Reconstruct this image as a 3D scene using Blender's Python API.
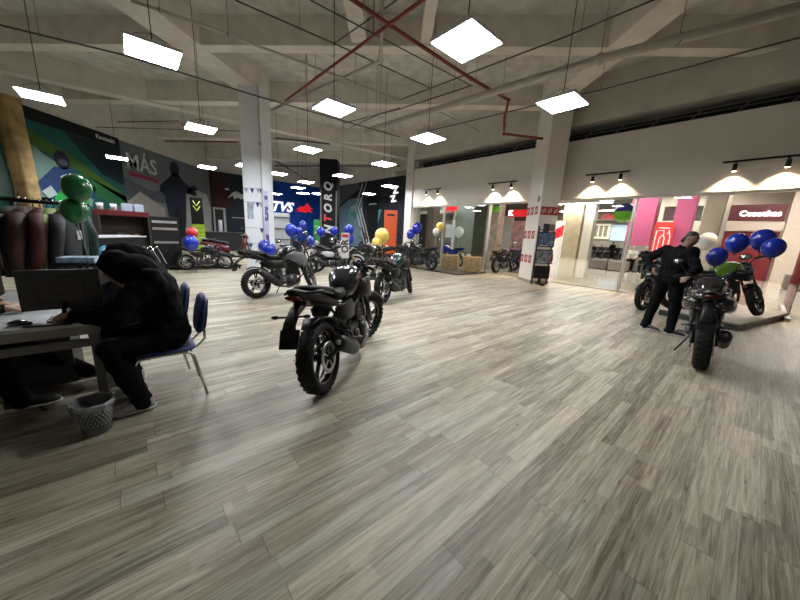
import bpy, bmesh, math, random
from mathutils import Vector, Matrix, noise
for o in list(bpy.data.objects): bpy.data.objects.remove(o)
scene = bpy.context.scene
col = scene.collection
random.seed(7)
PI = math.pi
R = math.radians

# ------------------------------------------------------------------ camera, world, exposure
cam_d = bpy.data.cameras.new('camera'); cam = bpy.data.objects.new('camera', cam_d); col.objects.link(cam)
cam_d.sensor_fit = 'HORIZONTAL'; cam_d.sensor_width = 36.0; cam_d.lens = 36.0*305/800; cam_d.clip_start = .05; cam_d.clip_end = 200
cam.matrix_world = Matrix(((0.9980009, -0.0404595, -0.0485514, 0), (-0.03885148, 0.21315749, -0.97624508, 0), (0.04984748, 0.97617976, 0.21115945, 1.42), (0, 0, 0, 1)))
scene.camera = cam
world = bpy.data.worlds.new('world'); scene.world = world; world.use_nodes = True
bg = world.node_tree.nodes['Background']; bg.inputs[0].default_value = (.55, .6, .66, 1); bg.inputs[1].default_value = .25
scene.view_settings.view_transform = 'Standard'; scene.view_settings.look = 'None'
scene.view_settings.gamma = 1; scene.view_settings.use_curve_mapping = False
scene.view_settings.exposure = 0.55
scene.cycles.use_denoising = True
scene.cycles.max_bounces = 8; scene.cycles.transparent_max_bounces = 12
scene.cycles.sample_clamp_indirect = 6
PANEL = 52.0        # radiance of the ceiling light panels
MALLP = 50.0         # radiance of the mall's light strips

# ------------------------------------------------------------------ materials
MATS = {}
def new_mat(name):
    m = bpy.data.materials.new(name); m.use_nodes = True
    return m, m.node_tree.nodes, m.node_tree.links, m.node_tree.nodes['Principled BSDF']
def M(name, c=(.5,.5,.5), rough=.5, metal=0., var=.06, scale=12., bump=0., spec=.5, coat=0., emit=None, es=0.):
    if name in MATS: return MATS[name]
    m, N, L, b = new_mat(name)
    tc = N.new('ShaderNodeTexCoord'); nz = N.new('ShaderNodeTexNoise'); nz.inputs['Scale'].default_value = scale; nz.inputs['Detail'].default_value = 4
    L.new(tc.outputs['Object'], nz.inputs['Vector'])
    cr = N.new('ShaderNodeValToRGB'); e = cr.color_ramp.elements
    e[0].position = .3; e[1].position = .7
    e[0].color = tuple(max(0, x*(1-var)) for x in c)+(1,); e[1].color = tuple(min(1, x*(1+var)) for x in c)+(1,)
    L.new(nz.outputs['Fac'], cr.inputs['Fac']); L.new(cr.outputs['Color'], b.inputs['Base Color'])
    b.inputs['Roughness'].default_value = rough; b.inputs['Metallic'].default_value = metal
    b.inputs['Specular IOR Level'].default_value = spec; b.inputs['Coat Weight'].default_value = coat
    if bump:
        bp = N.new('ShaderNodeBump'); bp.inputs['Strength'].default_value = bump; bp.inputs['Distance'].default_value = .01
        L.new(nz.outputs['Fac'], bp.inputs['Height']); L.new(bp.outputs['Normal'], b.inputs['Normal'])
    if emit:
        b.inputs['Emission Color'].default_value = emit+(1,); b.inputs['Emission Strength'].default_value = es
    MATS[name] = m
    return m
def glass_mat(name='clear glass', tint=(.93,.97,.96)):
    if name in MATS: return MATS[name]
    m = bpy.data.materials.new(name); m.use_nodes = True; N = m.node_tree.nodes; L = m.node_tree.links; N.clear()
    out = N.new('ShaderNodeOutputMaterial'); t = N.new('ShaderNodeBsdfTransparent'); t.inputs[0].default_value = tint+(1,)
    g = N.new('ShaderNodeBsdfGlossy'); g.inputs['Roughness'].default_value = .02; f = N.new('ShaderNodeFresnel'); f.inputs[0].default_value = 1.35
    mx = N.new('ShaderNodeMixShader'); L.new(f.outputs[0], mx.inputs[0]); L.new(t.outputs[0], mx.inputs[1]); L.new(g.outputs[0], mx.inputs[2]); L.new(mx.outputs[0], out.inputs[0])
    MATS[name] = m; return m
def plank_mat():
    m, N, L, b = new_mat('grey oak plank floor')
    tc = N.new('ShaderNodeTexCoord'); mp = N.new('ShaderNodeMapping'); mp.inputs['Rotation'].default_value = (0,0,R(-38.3)); L.new(tc.outputs['Object'], mp.inputs['Vector'])
    sx = N.new('ShaderNodeSeparateXYZ'); L.new(mp.outputs[0], sx.inputs[0])
    def mth(op, a, bb=None, c=None):
        n = N.new('ShaderNodeMath'); n.operation = op
        for i, v in enumerate((a, bb, c)):
            if v is None: continue
            if isinstance(v, (int, float)): n.inputs[i].default_value = v
            else: L.new(v, n.inputs[i])
        return n.outputs[0]
    x, y = sx.outputs[0], sx.outputs[1]
    W = .142; LEN = 1.25
    def layer(wd, ln, seed):
        ry = mth('DIVIDE', y, wd); row = mth('FLOOR', ry); fy = mth('FRACT', ry)
        wn = N.new('ShaderNodeTexWhiteNoise'); wn.noise_dimensions = '1D'; L.new(mth('ADD', row, seed), wn.inputs['W'])
        rx = mth('ADD', mth('DIVIDE', x, ln), mth('MULTIPLY', wn.outputs['Value'], 7.3)); cx = mth('FLOOR', rx); fx = mth('FRACT', rx)
        cb = N.new('ShaderNodeCombineXYZ'); L.new(cx, cb.inputs[0]); L.new(row, cb.inputs[1]); cb.inputs[2].default_value = seed
        w2 = N.new('ShaderNodeTexWhiteNoise'); w2.noise_dimensions = '3D'; L.new(cb.outputs[0], w2.inputs['Vector'])
        return w2, fx, fy
    w2, fx, fy = layer(W, LEN, 3.0)
    w3, fx3, fy3 = layer(W*.5, LEN*.9, 17.0)
    # grain: noise stretched along the plank, offset for each plank
    off = N.new('ShaderNodeVectorMath'); off.operation = 'MULTIPLY_ADD'; L.new(w2.outputs['Color'], off.inputs[0]); off.inputs[1].default_value = (9,9,9); L.new(mp.outputs[0], off.inputs[2])
    st = N.new('ShaderNodeMapping'); st.inputs['Scale'].default_value = (1.6, 30, 1); L.new(off.outputs[0], st.inputs['Vector'])
    gr = N.new('ShaderNodeTexNoise'); gr.inputs['Scale'].default_value = 1.6; gr.inputs['Detail'].default_value = 9; gr.inputs['Roughness'].default_value = .72; gr.inputs['Distortion'].default_value = .5; L.new(st.outputs[0], gr.inputs['Vector'])
    st2 = N.new('ShaderNodeMapping'); st2.inputs['Scale'].default_value = (1, 4.5, 1); L.new(off.outputs[0], st2.inputs['Vector'])
    kn = N.new('ShaderNodeTexVoronoi'); kn.inputs['Scale'].default_value = 3.0; L.new(st2.outputs[0], kn.inputs['Vector'])
    knm = N.new('ShaderNodeMapRange'); L.new(kn.outputs['Distance'], knm.inputs['Value']); knm.inputs['From Min'].default_value = .02; knm.inputs['From Max'].default_value = .10; knm.inputs['To Min'].default_value = -.42; knm.inputs['To Max'].default_value = 0
    tone = mth('ADD', mth('MULTIPLY', w2.outputs['Value'], .30), mth('MULTIPLY', w3.outputs['Value'], .30))
    tone = mth('ADD', tone, mth('MULTIPLY', mth('SUBTRACT', gr.outputs['Fac'], .5), 1.9))
    tone = mth('ADD', mth('ADD', tone, knm.outputs[0]), .10)
    cr = N.new('ShaderNodeValToRGB'); L.new(tone, cr.inputs['Fac']); e = cr.color_ramp.elements
    e[0].position = 0; e[0].color = FLOOR_COLS[0]; e[1].position = 1; e[1].color = FLOOR_COLS[3]
    for ps, c in ((.33, FLOOR_COLS[1]), (.66, FLOOR_COLS[2])):
        q = e.new(ps); q.color = c
    # hue drift, warm to cool, between planks
    hs = N.new('ShaderNodeMix'); hs.data_type = 'RGBA'; hs.blend_type = 'MULTIPLY'; hs.inputs[0].default_value = .55
    hr = N.new('ShaderNodeValToRGB'); sp = N.new('ShaderNodeSeparateColor'); L.new(w2.outputs['Color'], sp.inputs[0]); L.new(sp.outputs[1], hr.inputs['Fac'])
    hr.color_ramp.elements[0].color = (1,.93,.84,1); hr.color_ramp.elements[1].color = (.93,.99,1,1)
    L.new(cr.outputs['Color'], hs.inputs[6]); L.new(hr.outputs['Color'], hs.inputs[7])
    # joints
    def edge(f, w): 
        a = mth('MINIMUM', f, mth('SUBTRACT', 1, f)); return mth('LESS_THAN', a, w)
    j = mth('MAXIMUM', edge(fx, .0022), edge(fy, .010))
    mj = N.new('ShaderNodeMix'); mj.data_type = 'RGBA'; L.new(mth('MULTIPLY', j, .55), mj.inputs[0]); L.new(hs.outputs[2], mj.inputs[6]); mj.inputs[7].default_value = (.08,.07,.06,1)
    L.new(mj.outputs[2], b.inputs['Base Color'])
    rr = mth('MULTIPLY_ADD', gr.outputs['Fac'], .2, .34); L.new(rr, b.inputs['Roughness'])
    bp = N.new('ShaderNodeBump'); bp.inputs['Strength'].default_value = .25; bp.inputs['Distance'].default_value = .002; L.new(mth('SUBTRACT', gr.outputs['Fac'], mth('MULTIPLY', j, .8)), bp.inputs['Height']); L.new(bp.outputs[0], b.inputs['Normal'])
    b.inputs['Specular IOR Level'].default_value = .45
    MATS['planks'] = m; return m
FLOOR_COLS = [(.12,.098,.072,1), (.29,.255,.195,1), (.49,.445,.36,1), (.66,.615,.515,1)]
def tile_mat(name, c1, c2, size, rough, grout=(.3,.27,.23,1), rot=0):
    m, N, L, b = new_mat(name); tc = N.new('ShaderNodeTexCoord'); mp = N.new('ShaderNodeMapping'); mp.inputs['Rotation'].default_value = (0,0,rot); L.new(tc.outputs['Object'], mp.inputs[0])
    bt = N.new('ShaderNodeTexBrick'); bt.offset = 0; bt.inputs['Scale'].default_value = 1/size; bt.inputs['Brick Width'].default_value = 1; bt.inputs['Row Height'].default_value = 1; bt.inputs['Mortar Size'].default_value = .006
    bt.inputs['Color1'].default_value = c1; bt.inputs['Color2'].default_value = c2; bt.inputs['Mortar'].default_value = grout; L.new(mp.outputs[0], bt.inputs['Vector'])
    L.new(bt.outputs['Color'], b.inputs['Base Color']); b.inputs['Roughness'].default_value = rough; MATS[name] = m; return m

def black(): return M('satin black plastic', (.007,.007,.008), .42, spec=.35, var=.25, scale=30, bump=.05)
def gloss(): return M('gloss black paint', (.012,.012,.014), .16, coat=.6, var=.2)
def rubber(): return M('tyre rubber', (.009,.009,.009), .75, spec=.3, var=.3, scale=60, bump=.3)
def metal(): return M('brushed steel', (.42,.42,.43), .32, 1., var=.1, scale=40)
def dmetal(): return M('dark cast metal', (.075,.075,.08), .42, .8, var=.3, scale=40, bump=.15)
def chrome(): return M('chrome', (.72,.73,.75), .14, 1., var=.03)

# ------------------------------------------------------------------ mesh building
class MB:
    """collects shapes and links them as one mesh object"""
    def __init__(s, mat=None): s.v = []; s.f = []; s.mi = []; s.T = mat or Matrix.Identity(4); s.cur = 0; s.sm = []; s.smooth = True
    def add(s, vs, fs, smooth=None):
        n = len(s.v); s.v += [tuple(s.T @ Vector(v)) for v in vs]
        for f in fs: s.f.append(tuple(n+i for i in f)); s.mi.append(s.cur); s.sm.append(s.smooth if smooth is None else smooth)
        return s
    def box(s, c, d, rz=0, bev=0, rot=None):
        x, y, z = d[0]/2, d[1]/2, d[2]/2
        Rm = rot if rot is not None else Matrix.Rotation(rz, 3, 'Z'); c = Vector(c)
        if bev <= 0:
            vs = [c + Rm @ Vector((sx*x, sy*y, sz*z)) for sx in (-1,1) for sy in (-1,1) for sz in (-1,1)]
            return s.add(vs, [(0,1,3,2),(4,6,7,5),(0,4,5,1),(2,3,7,6),(0,2,6,4),(1,5,7,3)], False)
        bev = min(bev, x*.95, y*.95, z*.95)
        bm = bmesh.new(); bmesh.ops.create_cube(bm, size=1)
        for v in bm.verts: v.co = Vector((v.co.x*2*x, v.co.y*2*y, v.co.z*2*z))
        bmesh.ops.bevel(bm, geom=bm.edges[:], offset=bev, segments=2, profile=.7, affect='EDGES')
        bm.verts.index_update(); vs = [c + Rm @ v.co for v in bm.verts]; fs = [[v.index for v in f.verts] for f in bm.faces]; bm.free()
        return s.add(vs, fs, False)
    def tube(s, pts, r, seg=8, cap=True, flat=None):
        pts = [Vector(p) for p in pts]; rs = r if isinstance(r, (list, tuple)) else [r]*len(pts); vs = []; n = len(pts); prev = None
        for i, p in enumerate(pts):
            t = (pts[min(i+1, n-1)]-pts[max(i-1, 0)]).normalized()
            if prev is None: a = t.cross(Vector((0,0,1)) if abs(t.z) < .9 else Vector((1,0,0))).normalized()
            else: a = (prev - t*prev.dot(t)).normalized()
            prev = a; b = t.cross(a)
            for k in range(seg):
                an = 2*PI*k/seg; vs.append(p + (a*math.cos(an) + b*math.sin(an)*(flat or 1))*rs[i])
        fs = [(i*seg+k, i*seg+(k+1) % seg, (i+1)*seg+(k+1) % seg, (i+1)*seg+k) for i in range(n-1) for k in range(seg)]
        if cap: fs += [tuple(range(seg-1, -1, -1)), tuple((n-1)*seg+k for k in range(seg))]
        return s.add(vs, fs)
    def loft(s, secs, seg=14, axis='x'):
        """secs: (pos, (cy, cz), (hy, hz), exponent); closed rounded sections along an axis"""
        vs = []
        for sc in secs:
            p, (cy, cz), (hy, hz) = sc[:3]; e = sc[3] if len(sc) > 3 else 2.
            for k in range(seg):
                an = 2*PI*k/seg; c, q = math.cos(an), math.sin(an)
                a = cy + hy*math.copysign(abs(c)**(2/e), c); b = cz + hz*math.copysign(abs(q)**(2/e), q)
                vs.append({'x': (p, a, b), 'y': (a, p, b), 'z': (a, b, p)}[axis])
        n = len(secs)
        fs = [(i*seg+k, i*seg+(k+1) % seg, (i+1)*seg+(k+1) % seg, (i+1)*seg+k) for i in range(n-1) for k in range(seg)]
        fs += [tuple(range(seg-1, -1, -1)), tuple((n-1)*seg+k for k in range(seg))]
        return s.add(vs, fs)
    def lathe(s, prof, c=(0,0,0), axis='z', seg=24, closed=False):
        vs = []; c = Vector(c)
        for r, a in prof:
            for k in range(seg):
                an = 2*PI*k/seg; x, y = r*math.cos(an), r*math.sin(an)
                vs.append(c + Vector({'z': (x, y, a), 'y': (x, a, y), 'x': (a, x, y)}[axis]))
        n = len(prof); m = n if closed else n-1
        fs = [(i*seg+k, i*seg+(k+1) % seg, ((i+1) % n)*seg+(k+1) % seg, ((i+1) % n)*seg+k) for i in range(m) for k in range(seg)]
        return s.add(vs, fs)
    def ball(s, c, r, seg=14, rot=None):
        r = (r, r, r) if isinstance(r, (int, float)) else r; c = Vector(c); vs = []; h = seg//2
        for i in range(h+1):
            t = PI*i/h
            for k in range(seg):
                a = 2*PI*k/seg; v = Vector((r[0]*math.sin(t)*math.cos(a), r[1]*math.sin(t)*math.sin(a), r[2]*math.cos(t)))
                if rot is not None: v = rot @ v
                vs.append(c+v)
        return s.add(vs, [(i*seg+k, (i+1)*seg+k, (i+1)*seg+(k+1) % seg, i*seg+(k+1) % seg) for i in range(h) for k in range(seg)])
    def prism(s, poly, o, ux, uy, th):
        """flat polygon (a,b) in the frame ux, uy at o, with thickness along the normal"""
        o, ux, uy = Vector(o), Vector(ux), Vector(uy); n = ux.cross(uy).normalized()*th; k = len(poly)
        vs = [o+ux*a+uy*b for a, b in poly] + [o+ux*a+uy*b+n for a, b in poly]
        return s.add(vs, [tuple(range(k-1, -1, -1)), tuple(range(k, 2*k))] + [(i, (i+1) % k, k+(i+1) % k, k+i) for i in range(k)], False)
    def build(s, name, mat, parent=None, remesh=0, sub=0):
        me = bpy.data.meshes.new(name); me.from_pydata(s.v, [], s.f)
        for m in (mat if isinstance(mat, (list, tuple)) else [mat]): me.materials.append(m)
        me.polygons.foreach_set('material_index', s.mi); me.polygons.foreach_set('use_smooth', s.sm)
        bm = bmesh.new(); bm.from_mesh(me)
        bmesh.ops.remove_doubles(bm, verts=bm.verts, dist=1e-5); bmesh.ops.recalc_face_normals(bm, faces=bm.faces); bm.to_mesh(me); bm.free()
        me.update(); o = bpy.data.objects.new(name, me); col.objects.link(o)
        if parent: o.parent = parent
        if remesh:
            r = o.modifiers.new('surface', 'REMESH'); r.mode = 'VOXEL'; r.voxel_size = remesh; r.use_smooth_shade = True
            sm = o.modifiers.new('smooth', 'SMOOTH'); sm.iterations = 3; sm.factor = .5
        if sub: ss = o.modifiers.new('round', 'SUBSURF'); ss.levels = sub; ss.render_levels = sub
        return o
def tag(o, label=None, cat=None, group=None, kind=None):
    if label: o['label'] = label
    if cat: o['category'] = cat
    if group: o['group'] = group
    if kind: o['kind'] = kind
    return o
def empty(name, loc=(0,0,0), rz=0, label=None, cat=None, group=None):
    o = bpy.data.objects.new(name, None); col.objects.link(o); o.location = loc; o.rotation_euler = (0,0,rz); o.empty_display_size = .1
    return tag(o, label, cat, group)
def copy_tree(o, parent=None):
    c = o.copy(); col.objects.link(c); c.parent = parent
    for ch in list(o.children): copy_tree(ch, c)
    return c
def struct(name, mb, mat): return tag(mb.build(name, mat), kind='structure')
def text_mesh(body, size, mat, parent=None, name='lettering', depth=.01, shear=0., bold=0., spacing=1.):
    """lettering as a real mesh; stands in its own xz plane, centred, facing -y"""
    cu = bpy.data.curves.new(name, 'FONT'); cu.body = body; cu.size = size; cu.extrude = depth; cu.shear = shear; cu.offset = bold
    cu.align_x = 'CENTER'; cu.align_y = 'CENTER'; cu.space_character = spacing; cu.resolution_u = 3
    t = bpy.data.objects.new('tmp', cu); col.objects.link(t)
    bpy.context.view_layer.update()
    me = bpy.data.meshes.new_from_object(t.evaluated_get(bpy.context.evaluated_depsgraph_get()))
    bpy.data.objects.remove(t); me.transform(Matrix.Rotation(PI/2, 4, 'X')); me.materials.clear(); me.materials.append(mat)
    o = bpy.data.objects.new(name, me); col.objects.link(o)
    if parent: o.parent = parent
    return o
# building axes: D2 runs along the floor planks and out through the shop front, D1 runs along the shop front
D1 = Vector((.6198, -.7848, 0)); D2 = Vector((.7848, .6198, 0)); SF0 = Vector((7.17, 9.03, 0))
A1 = math.atan2(D1.y, D1.x); A2 = math.atan2(D2.y, D2.x)
def sf(t, d, z=0): return SF0 + D1*t + D2*d + Vector((0,0,z))
def hd(h): return PI/2 - R(h)       # compass heading (0 = away from the viewer, 90 = right) to rotation

# ------------------------------------------------------------------ motorcycles: x forward, z up, origin on the floor midway between the wheels
def wheel(mb_t, name, parent, ax, rad=.31, w=.13, steer=None, spokes=5, disc=1, rimc=None, wire=False):
    """tyre with rim (hub and spokes) and brake disc"""
    T = steer or Matrix.Identity(4); x, z = ax; rr = rad*.70
    t = MB(T); prof = []
    for k in range(12):
        a = 2*PI*k/12; prof.append((rad-.058+.058*math.cos(a)*1.0, w/2*math.sin(a)*(1 if math.cos(a) > -.5 else .85)))
    prof = [(max(rr, r), a) for r, a in prof]
    t.lathe(prof, (x,0,z), 'y', 36, closed=True)
    for k in range(30):                                   # tread blocks
        a = 2*PI*k/30
        for sg in (-1, 1):
            Rr = Matrix.Rotation(-a, 3, 'Y'); c = Vector((x,0,z)) + Rr @ Vector((rad-(.008 if wire else .0135), sg*w*.22, 0))
            t.box(c, (.020, w*.26, .030), rot=Rr @ Matrix.Rotation(sg*.35, 3, 'X'))
    tyre = t.build(name, rubber(), parent)
    rm = rimc or gloss()
    r = MB(T); r.lathe([(rr+.012, -w*.36), (rr+.012, w*.36), (rr-.012, w*.30), (rr-.022, 0), (rr-.012, -w*.30)], (x,0,z), 'y', 36, closed=True)
    r.lathe([(.0, -.075), (.045, -.075), (.045, .075), (.0, .075)], (x,0,z), 'y', 16)
    if wire:
        for k in range(18):
            a = 2*PI*k/18; b = a + (.35 if k % 2 else -.35); y = .03 if k % 4 < 2 else -.03
            r.tube([(x+.04*math.cos(b), y, z+.04*math.sin(b)), (x+rr*math.cos(a), 0, z+rr*math.sin(a))], .003, 4)
    else:
        for k in range(spokes):
            for da in (-.13, .13):
                a = 2*PI*k/spokes+.3; r.tube([(x+.03*math.cos(a+da*2), 0, z+.03*math.sin(a+da*2)), (x+rr*.6*math.cos(a+da*.8), 0, z+rr*.6*math.sin(a+da*.8)), (x+rr*math.cos(a+da), 0, z+rr*math.sin(a+da))], (.017, .013, .012), 6)
    r.build('rim', rm, tyre)
    if disc:
        d = MB(T); yy = .085*disc; ro = rr*.62
        d.lathe([(ro, yy-.003), (ro, yy+.003), (ro*.72, yy+.003), (ro*.72, yy-.003)], (x,0,z), 'y', 28, closed=True)
        for k in range(5):
            a = 2*PI*k/5; d.box((x+ro*.5*math.cos(a), yy, z+ro*.5*math.sin(a)), (ro*.55, .005, .012), rot=Matrix.Rotation(-a, 3, 'Y'))
        d.build('brake_disc', M('steel brake disc', (.5,.5,.5), .3, 1.), tyre)
    return tyre

def motorcycle(x, y, h, label, group=None, style='street', body=None, accent=None, steer=0., lean=None, s=1., z=0., rimc=None, plate=True, mirrors=True, stand=True, name='motorcycle', number=None, seatc=None, shroud=None):
    body = body or gloss(); accent = accent or black(); seatc = seatc or M('black vinyl seat', (.009,.009,.009), .6, spec=.3, bump=.2, scale=60)
    g = group
    lean = (0 if style == 'scooter' else -5) if lean is None else lean
    t = empty(name, (x, y, z), hd(h), label, 'motorcycle' if style != 'scooter' else 'scooter', g)
    t.scale = (s, s, s); t.rotation_euler = (R(lean), 0, hd(h))
    adv = style == 'adventure'; sc = style == 'scooter'; spt = style == 'sport'
    rr = .31 if not sc else .25; fr = .31 if not (adv or sc) else (.345 if adv else .25)
    RX, FX = (-.66, .70) if not sc else (-.58, .66)
    hz = .06 if adv else 0
    # steering axis through the head and the front axle
    head = Vector((.40 if not sc else .42, 0, .88+hz)); axle = Vector((FX, 0, fr)); axd = (head-axle).normalized()
    ST = Matrix.Translation(head) @ Matrix.Rotation(R(-steer), 4, axd) @ Matrix.Translation(-head)
    wheel(None, 'rear_wheel', t, (RX, rr), rr, .145 if not sc else .11, disc=-1, rimc=rimc, wire=adv and False)
    wheel(None, 'front_wheel', t, (FX, fr), fr, .105, steer=ST, rimc=rimc, wire=adv, disc=1)
    dm = dmetal()
    if not sc:
        # frame
        f = MB()
        for sg in (-1, 1):
            f.tube([(.38, sg*.03, .84+hz), (.20, sg*.11, .70+hz), (-.10, sg*.13, .60+hz), (-.28, sg*.12, .46), (-.26, sg*.11, .30)], .019)
            f.tube([(.36, sg*.03, .78+hz), (.30, sg*.09, .55), (.24, sg*.09, .30), (-.05, sg*.09, .20), (-.26, sg*.10, .30)], .016)
            f.tube([(-.10, sg*.12, .62+hz), (-.45, sg*.10, .72+hz), (-.78, sg*.06, .80+hz)], .014)
            f.tube([(-.28, sg*.12, .46), (-.52, sg*.09, .70+hz)], .012)
        f.tube([(.36, 0, .74+hz), (.41, 0, .92+hz)], .035, 12)
        f.build('frame', M('frame steel', (.02,.02,.022), .4, .3), t)
        e = MB()
        e.box((.02, 0, .34), (.42, .26, .20), bev=.04); e.box((.14, 0, .37), (.20, .30, .17), bev=.05)
        for sg in (-1, 1): e.lathe([(0, sg*.13), (.085, sg*.13), (.075, sg*.175), (0, sg*.18)], (.10, 0, .34), 'y', 18); e.lathe([(0, sg*.12), (.065, sg*.12), (.055, sg*.16), (0, sg*.16)], (-.09, 0, .33), 'y', 18)
        ry = Matrix.Rotation(R(20), 3, 'Y')
        for k in range(7): e.box(Vector((.16, 0, .45)) + ry @ Vector((0, 0, k*.026)), (.20, .21, .012), rot=ry)
        e.box(Vector((.16, 0, .45)) + ry @ Vector((0, 0, .08)), (.14, .15, .2), rot=ry); e.box(Vector((.16, 0, .45)) + ry @ Vector((0, 0, .205)), (.18, .17, .06), rot=ry, bev=.015)
        e.box((-.12, 0, .50), (.14, .12, .14), bev=.03)
        e.build('engine', dm, t)
        # exhaust along the right side
        x_ = MB(); x_.tube([(.26, -.05, .52), (.36, -.06, .46), (.35, -.09, .28), (.25, -.13, .19), (0, -.15, .17), (-.20, -.16, .22)], .022, 10)
        x_.build('exhaust_pipe', M('heat stained steel', (.14,.12,.11), .35, 1.), t)
        mu = MB(); dx = Vector((-.86, 0, .42)) if not adv else Vector((-.8, 0, .62)); dx.normalize()
        p0 = Vector((-.20, -.17, .22)); ln = .46 if not adv else .56
        mu.tube([p0, p0+dx*.06, p0+dx*.12, p0+dx*(ln-.05), p0+dx*ln], (.028, .048, .062, .056, .042), 14, flat=1.25)
        muo = mu.build('muffler', M('matt black muffler', (.02,.02,.022), .38, .4), t)
        MB().tube([p0+dx*ln, p0+dx*(ln+.03)], (.022, .020), 12).build('muffler_tip', metal(), muo)
        rd = MB(); rd.box((.31, 0, .53), (.035, .24, .24), rot=Matrix.Rotation(R(-14), 3, 'Y'), bev=.008)
        rd.build('radiator', dm, t)
        sw = MB()
        for sg in (-1, 1): sw.tube([(-.22, sg*.085, .35), (-.45, sg*.095, .33), (RX-.02, sg*.095, rr)], (.026, .024, .022), 8)
        sw.lathe([(0,-.115), (.016,-.115), (.016,.115), (0,.115)], (RX, 0, rr), 'y', 10)
        sw.build('swingarm', dm, t)
        sh = MB(); sh.tube([(-.30, 0, .36), (-.20, 0, .58)], .014)
        for k in range(9): sh.lathe([(.030, -.006), (.036, 0), (.030, .006)], (-.29+k*.0095, 0, .39+k*.021), 'z', 12)
        sh.build('shock_absorber', M('spring steel', (.25,.02,.02) if spt else (.1,.1,.1), .35, .5), t)
        ch = MB(); ch.tube([(-.08, .105, .36), (RX, .105, rr+.07)], .007, 6); ch.tube([(-.08, .105, .29), (RX, .105, rr-.07)], .007, 6); ch.lathe([(.075, .10), (.075, .108), (.03, .108), (.03, .10)], (RX, 0, rr), 'y', 24, closed=True)
        ch.build('chain', dm, t)
        hg = MB(); hg.loft([(RX-.18, (0, rr+.30), (.03, .01)), (RX-.05, (0, rr+.345), (.075, .012)), (RX+.18, (0, rr+.30), (.08, .014)), (RX+.27, (0, rr+.18), (.07, .012))], 10); hg.build('rear_hugger', black(), t)
        # tank
        tk = MB(); zt = .80+hz
        tk.loft([(-.13, (0, zt-.02), (.075, .085), 2.4), (-.06, (0, zt+.005), (.105, .115), 2.6), (.04, (0, zt+.045), (.150, .150), 3.2), (.16, (0, zt+.065), (.172, .152), 3.4), (.27, (0, zt+.06), (.150, .135), 3.2), (.35, (0, zt+.04), (.095, .10), 2.6), (.385, (0, zt+.02), (.04, .05), 2)], 22)
        tank = tk.build('fuel_tank', body, t)
        fc = MB(); fc.lathe([(0,.0), (.04,.0), (.036,.014), (0,.016)], (.14, 0, zt+.195), 'z', 18); fc.build('filler_cap', metal(), tank)
        for sg in (-1, 1):
            shd = MB(); shd.loft([(.05, (sg*.135, zt-.04), (.02, .05), 2.5), (.20, (sg*.185, zt-.03), (.026, .10), 2.6), (.34, (sg*.19, zt-.04), (.024, .11), 2.6), (.44, (sg*.15, zt-.06), (.018, .07), 2.4), (.50, (sg*.12, zt-.05), (.008, .02), 2)], 12)
            if adv: shd.loft([(.0, (sg*.15, zt-.02), (.02, .05), 3), (.16, (sg*.19, zt-.02), (.03, .12), 3.2), (.36, (sg*.20, zt-.08), (.03, .15), 3.2), (.48, (sg*.17, zt-.13), (.02, .10), 3), (.56, (sg*.12, zt-.10), (.01, .03), 2.4)], 14)
            shd.build('tank_shroud', shroud or accent, t)
        for sg in (-1, 1):
            sp = MB(); sp.loft([(-.46, (sg*.115, .66+hz), (.012, .04)), (-.30, (sg*.135, .62+hz), (.022, .09), 2.6), (-.12, (sg*.14, .62+hz), (.02, .09), 2.6), (-.03, (sg*.12, .62+hz), (.01, .03))], 12)
            sp.build('side_panel', accent, t)
        # seat and tail
        se = MB()
        se.loft([(-.10, (0, .80+hz), (.075, .045), 2.6), (-.20, (0, .775+hz), (.12, .04), 2.8), (-.36, (0, .785+hz), (.145, .045), 2.8), (-.44, (0, .82+hz), (.13, .045), 2.8), (-.47, (0, .855+hz), (.125, .035), 2.8), (-.62, (0, .885+hz), (.12, .035), 2.8), (-.78, (0, .92+hz), (.085, .028), 2.6), (-.83, (0, .925+hz), (.05, .015), 2.4)], 16)
        se.build('seat', seatc, t)
        tl = MB()
        tl.loft([(-.38, (0, .72+hz), (.12, .035), 2.6), (-.60, (0, .80+hz), (.115, .05), 3.2), (-.78, (0, .86+hz), (.095, .045), 3), (-.93, (0, .915+hz), (.05, .03), 2.6), (-.98, (0, .93+hz), (.02, .012), 2)], 14)
        tail = tl.build('tail_cowl', body if spt else accent, t)
        li = MB(); li.loft([(-.975, (0, .885+hz), (.04, .014), 2.5), (-.92, (0, .865+hz), (.055, .022), 2.6), (-.86, (0, .84+hz), (.055, .02), 2.6)], 12)
        li.build('tail_light', M('dark red lens', (.07,.004,.006), .18), t)
        if adv or style == 'street':
            gr = MB()
            for sg in (-1, 1): gr.tube([(-.52, sg*.13, .83+hz), (-.74, sg*.14, .89+hz), (-.88, sg*.09, .90+hz)], .011, 8)
            gr.build('grab_rail', M('frame steel'), t)
        # rear fender, number plate holder
        rf = MB(); rf.loft([(-.84, (0, .81+hz), (.055, .03), 2.6), (-.94, (0, .77+hz), (.045, .03), 2.6), (-1.03, (0, .70+hz), (.05, .025), 2.6), (-1.07, (0, .62+hz), (.06, .03), 2.6)], 12)
        rf.box((-1.06, 0, .60+hz), (.02, .15, .14), rot=Matrix.Rotation(R(25), 3, 'Y'), bev=.008)
        fen = rf.build('rear_fender', black(), t)
        if plate:
            pl = MB(); pl.box((-1.076, 0, .575+hz), (.004, .11, .030), rot=Matrix.Rotation(R(25), 3, 'Y')); pl.build('plate_sticker', M('white sticker', (.65,.66,.66), .4), fen)
        for sg in (-1, 1):
            a = MB(); a.tube([(-.98, 0, .745+hz), (-1.0, sg*.10, .75+hz)], .008, 6); a.ball((-1.0, sg*.125, .75+hz), (.018, .032, .015), 10); a.build('turn_signal', M('smoked lens', (.03,.018,.012), .3), fen)
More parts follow.
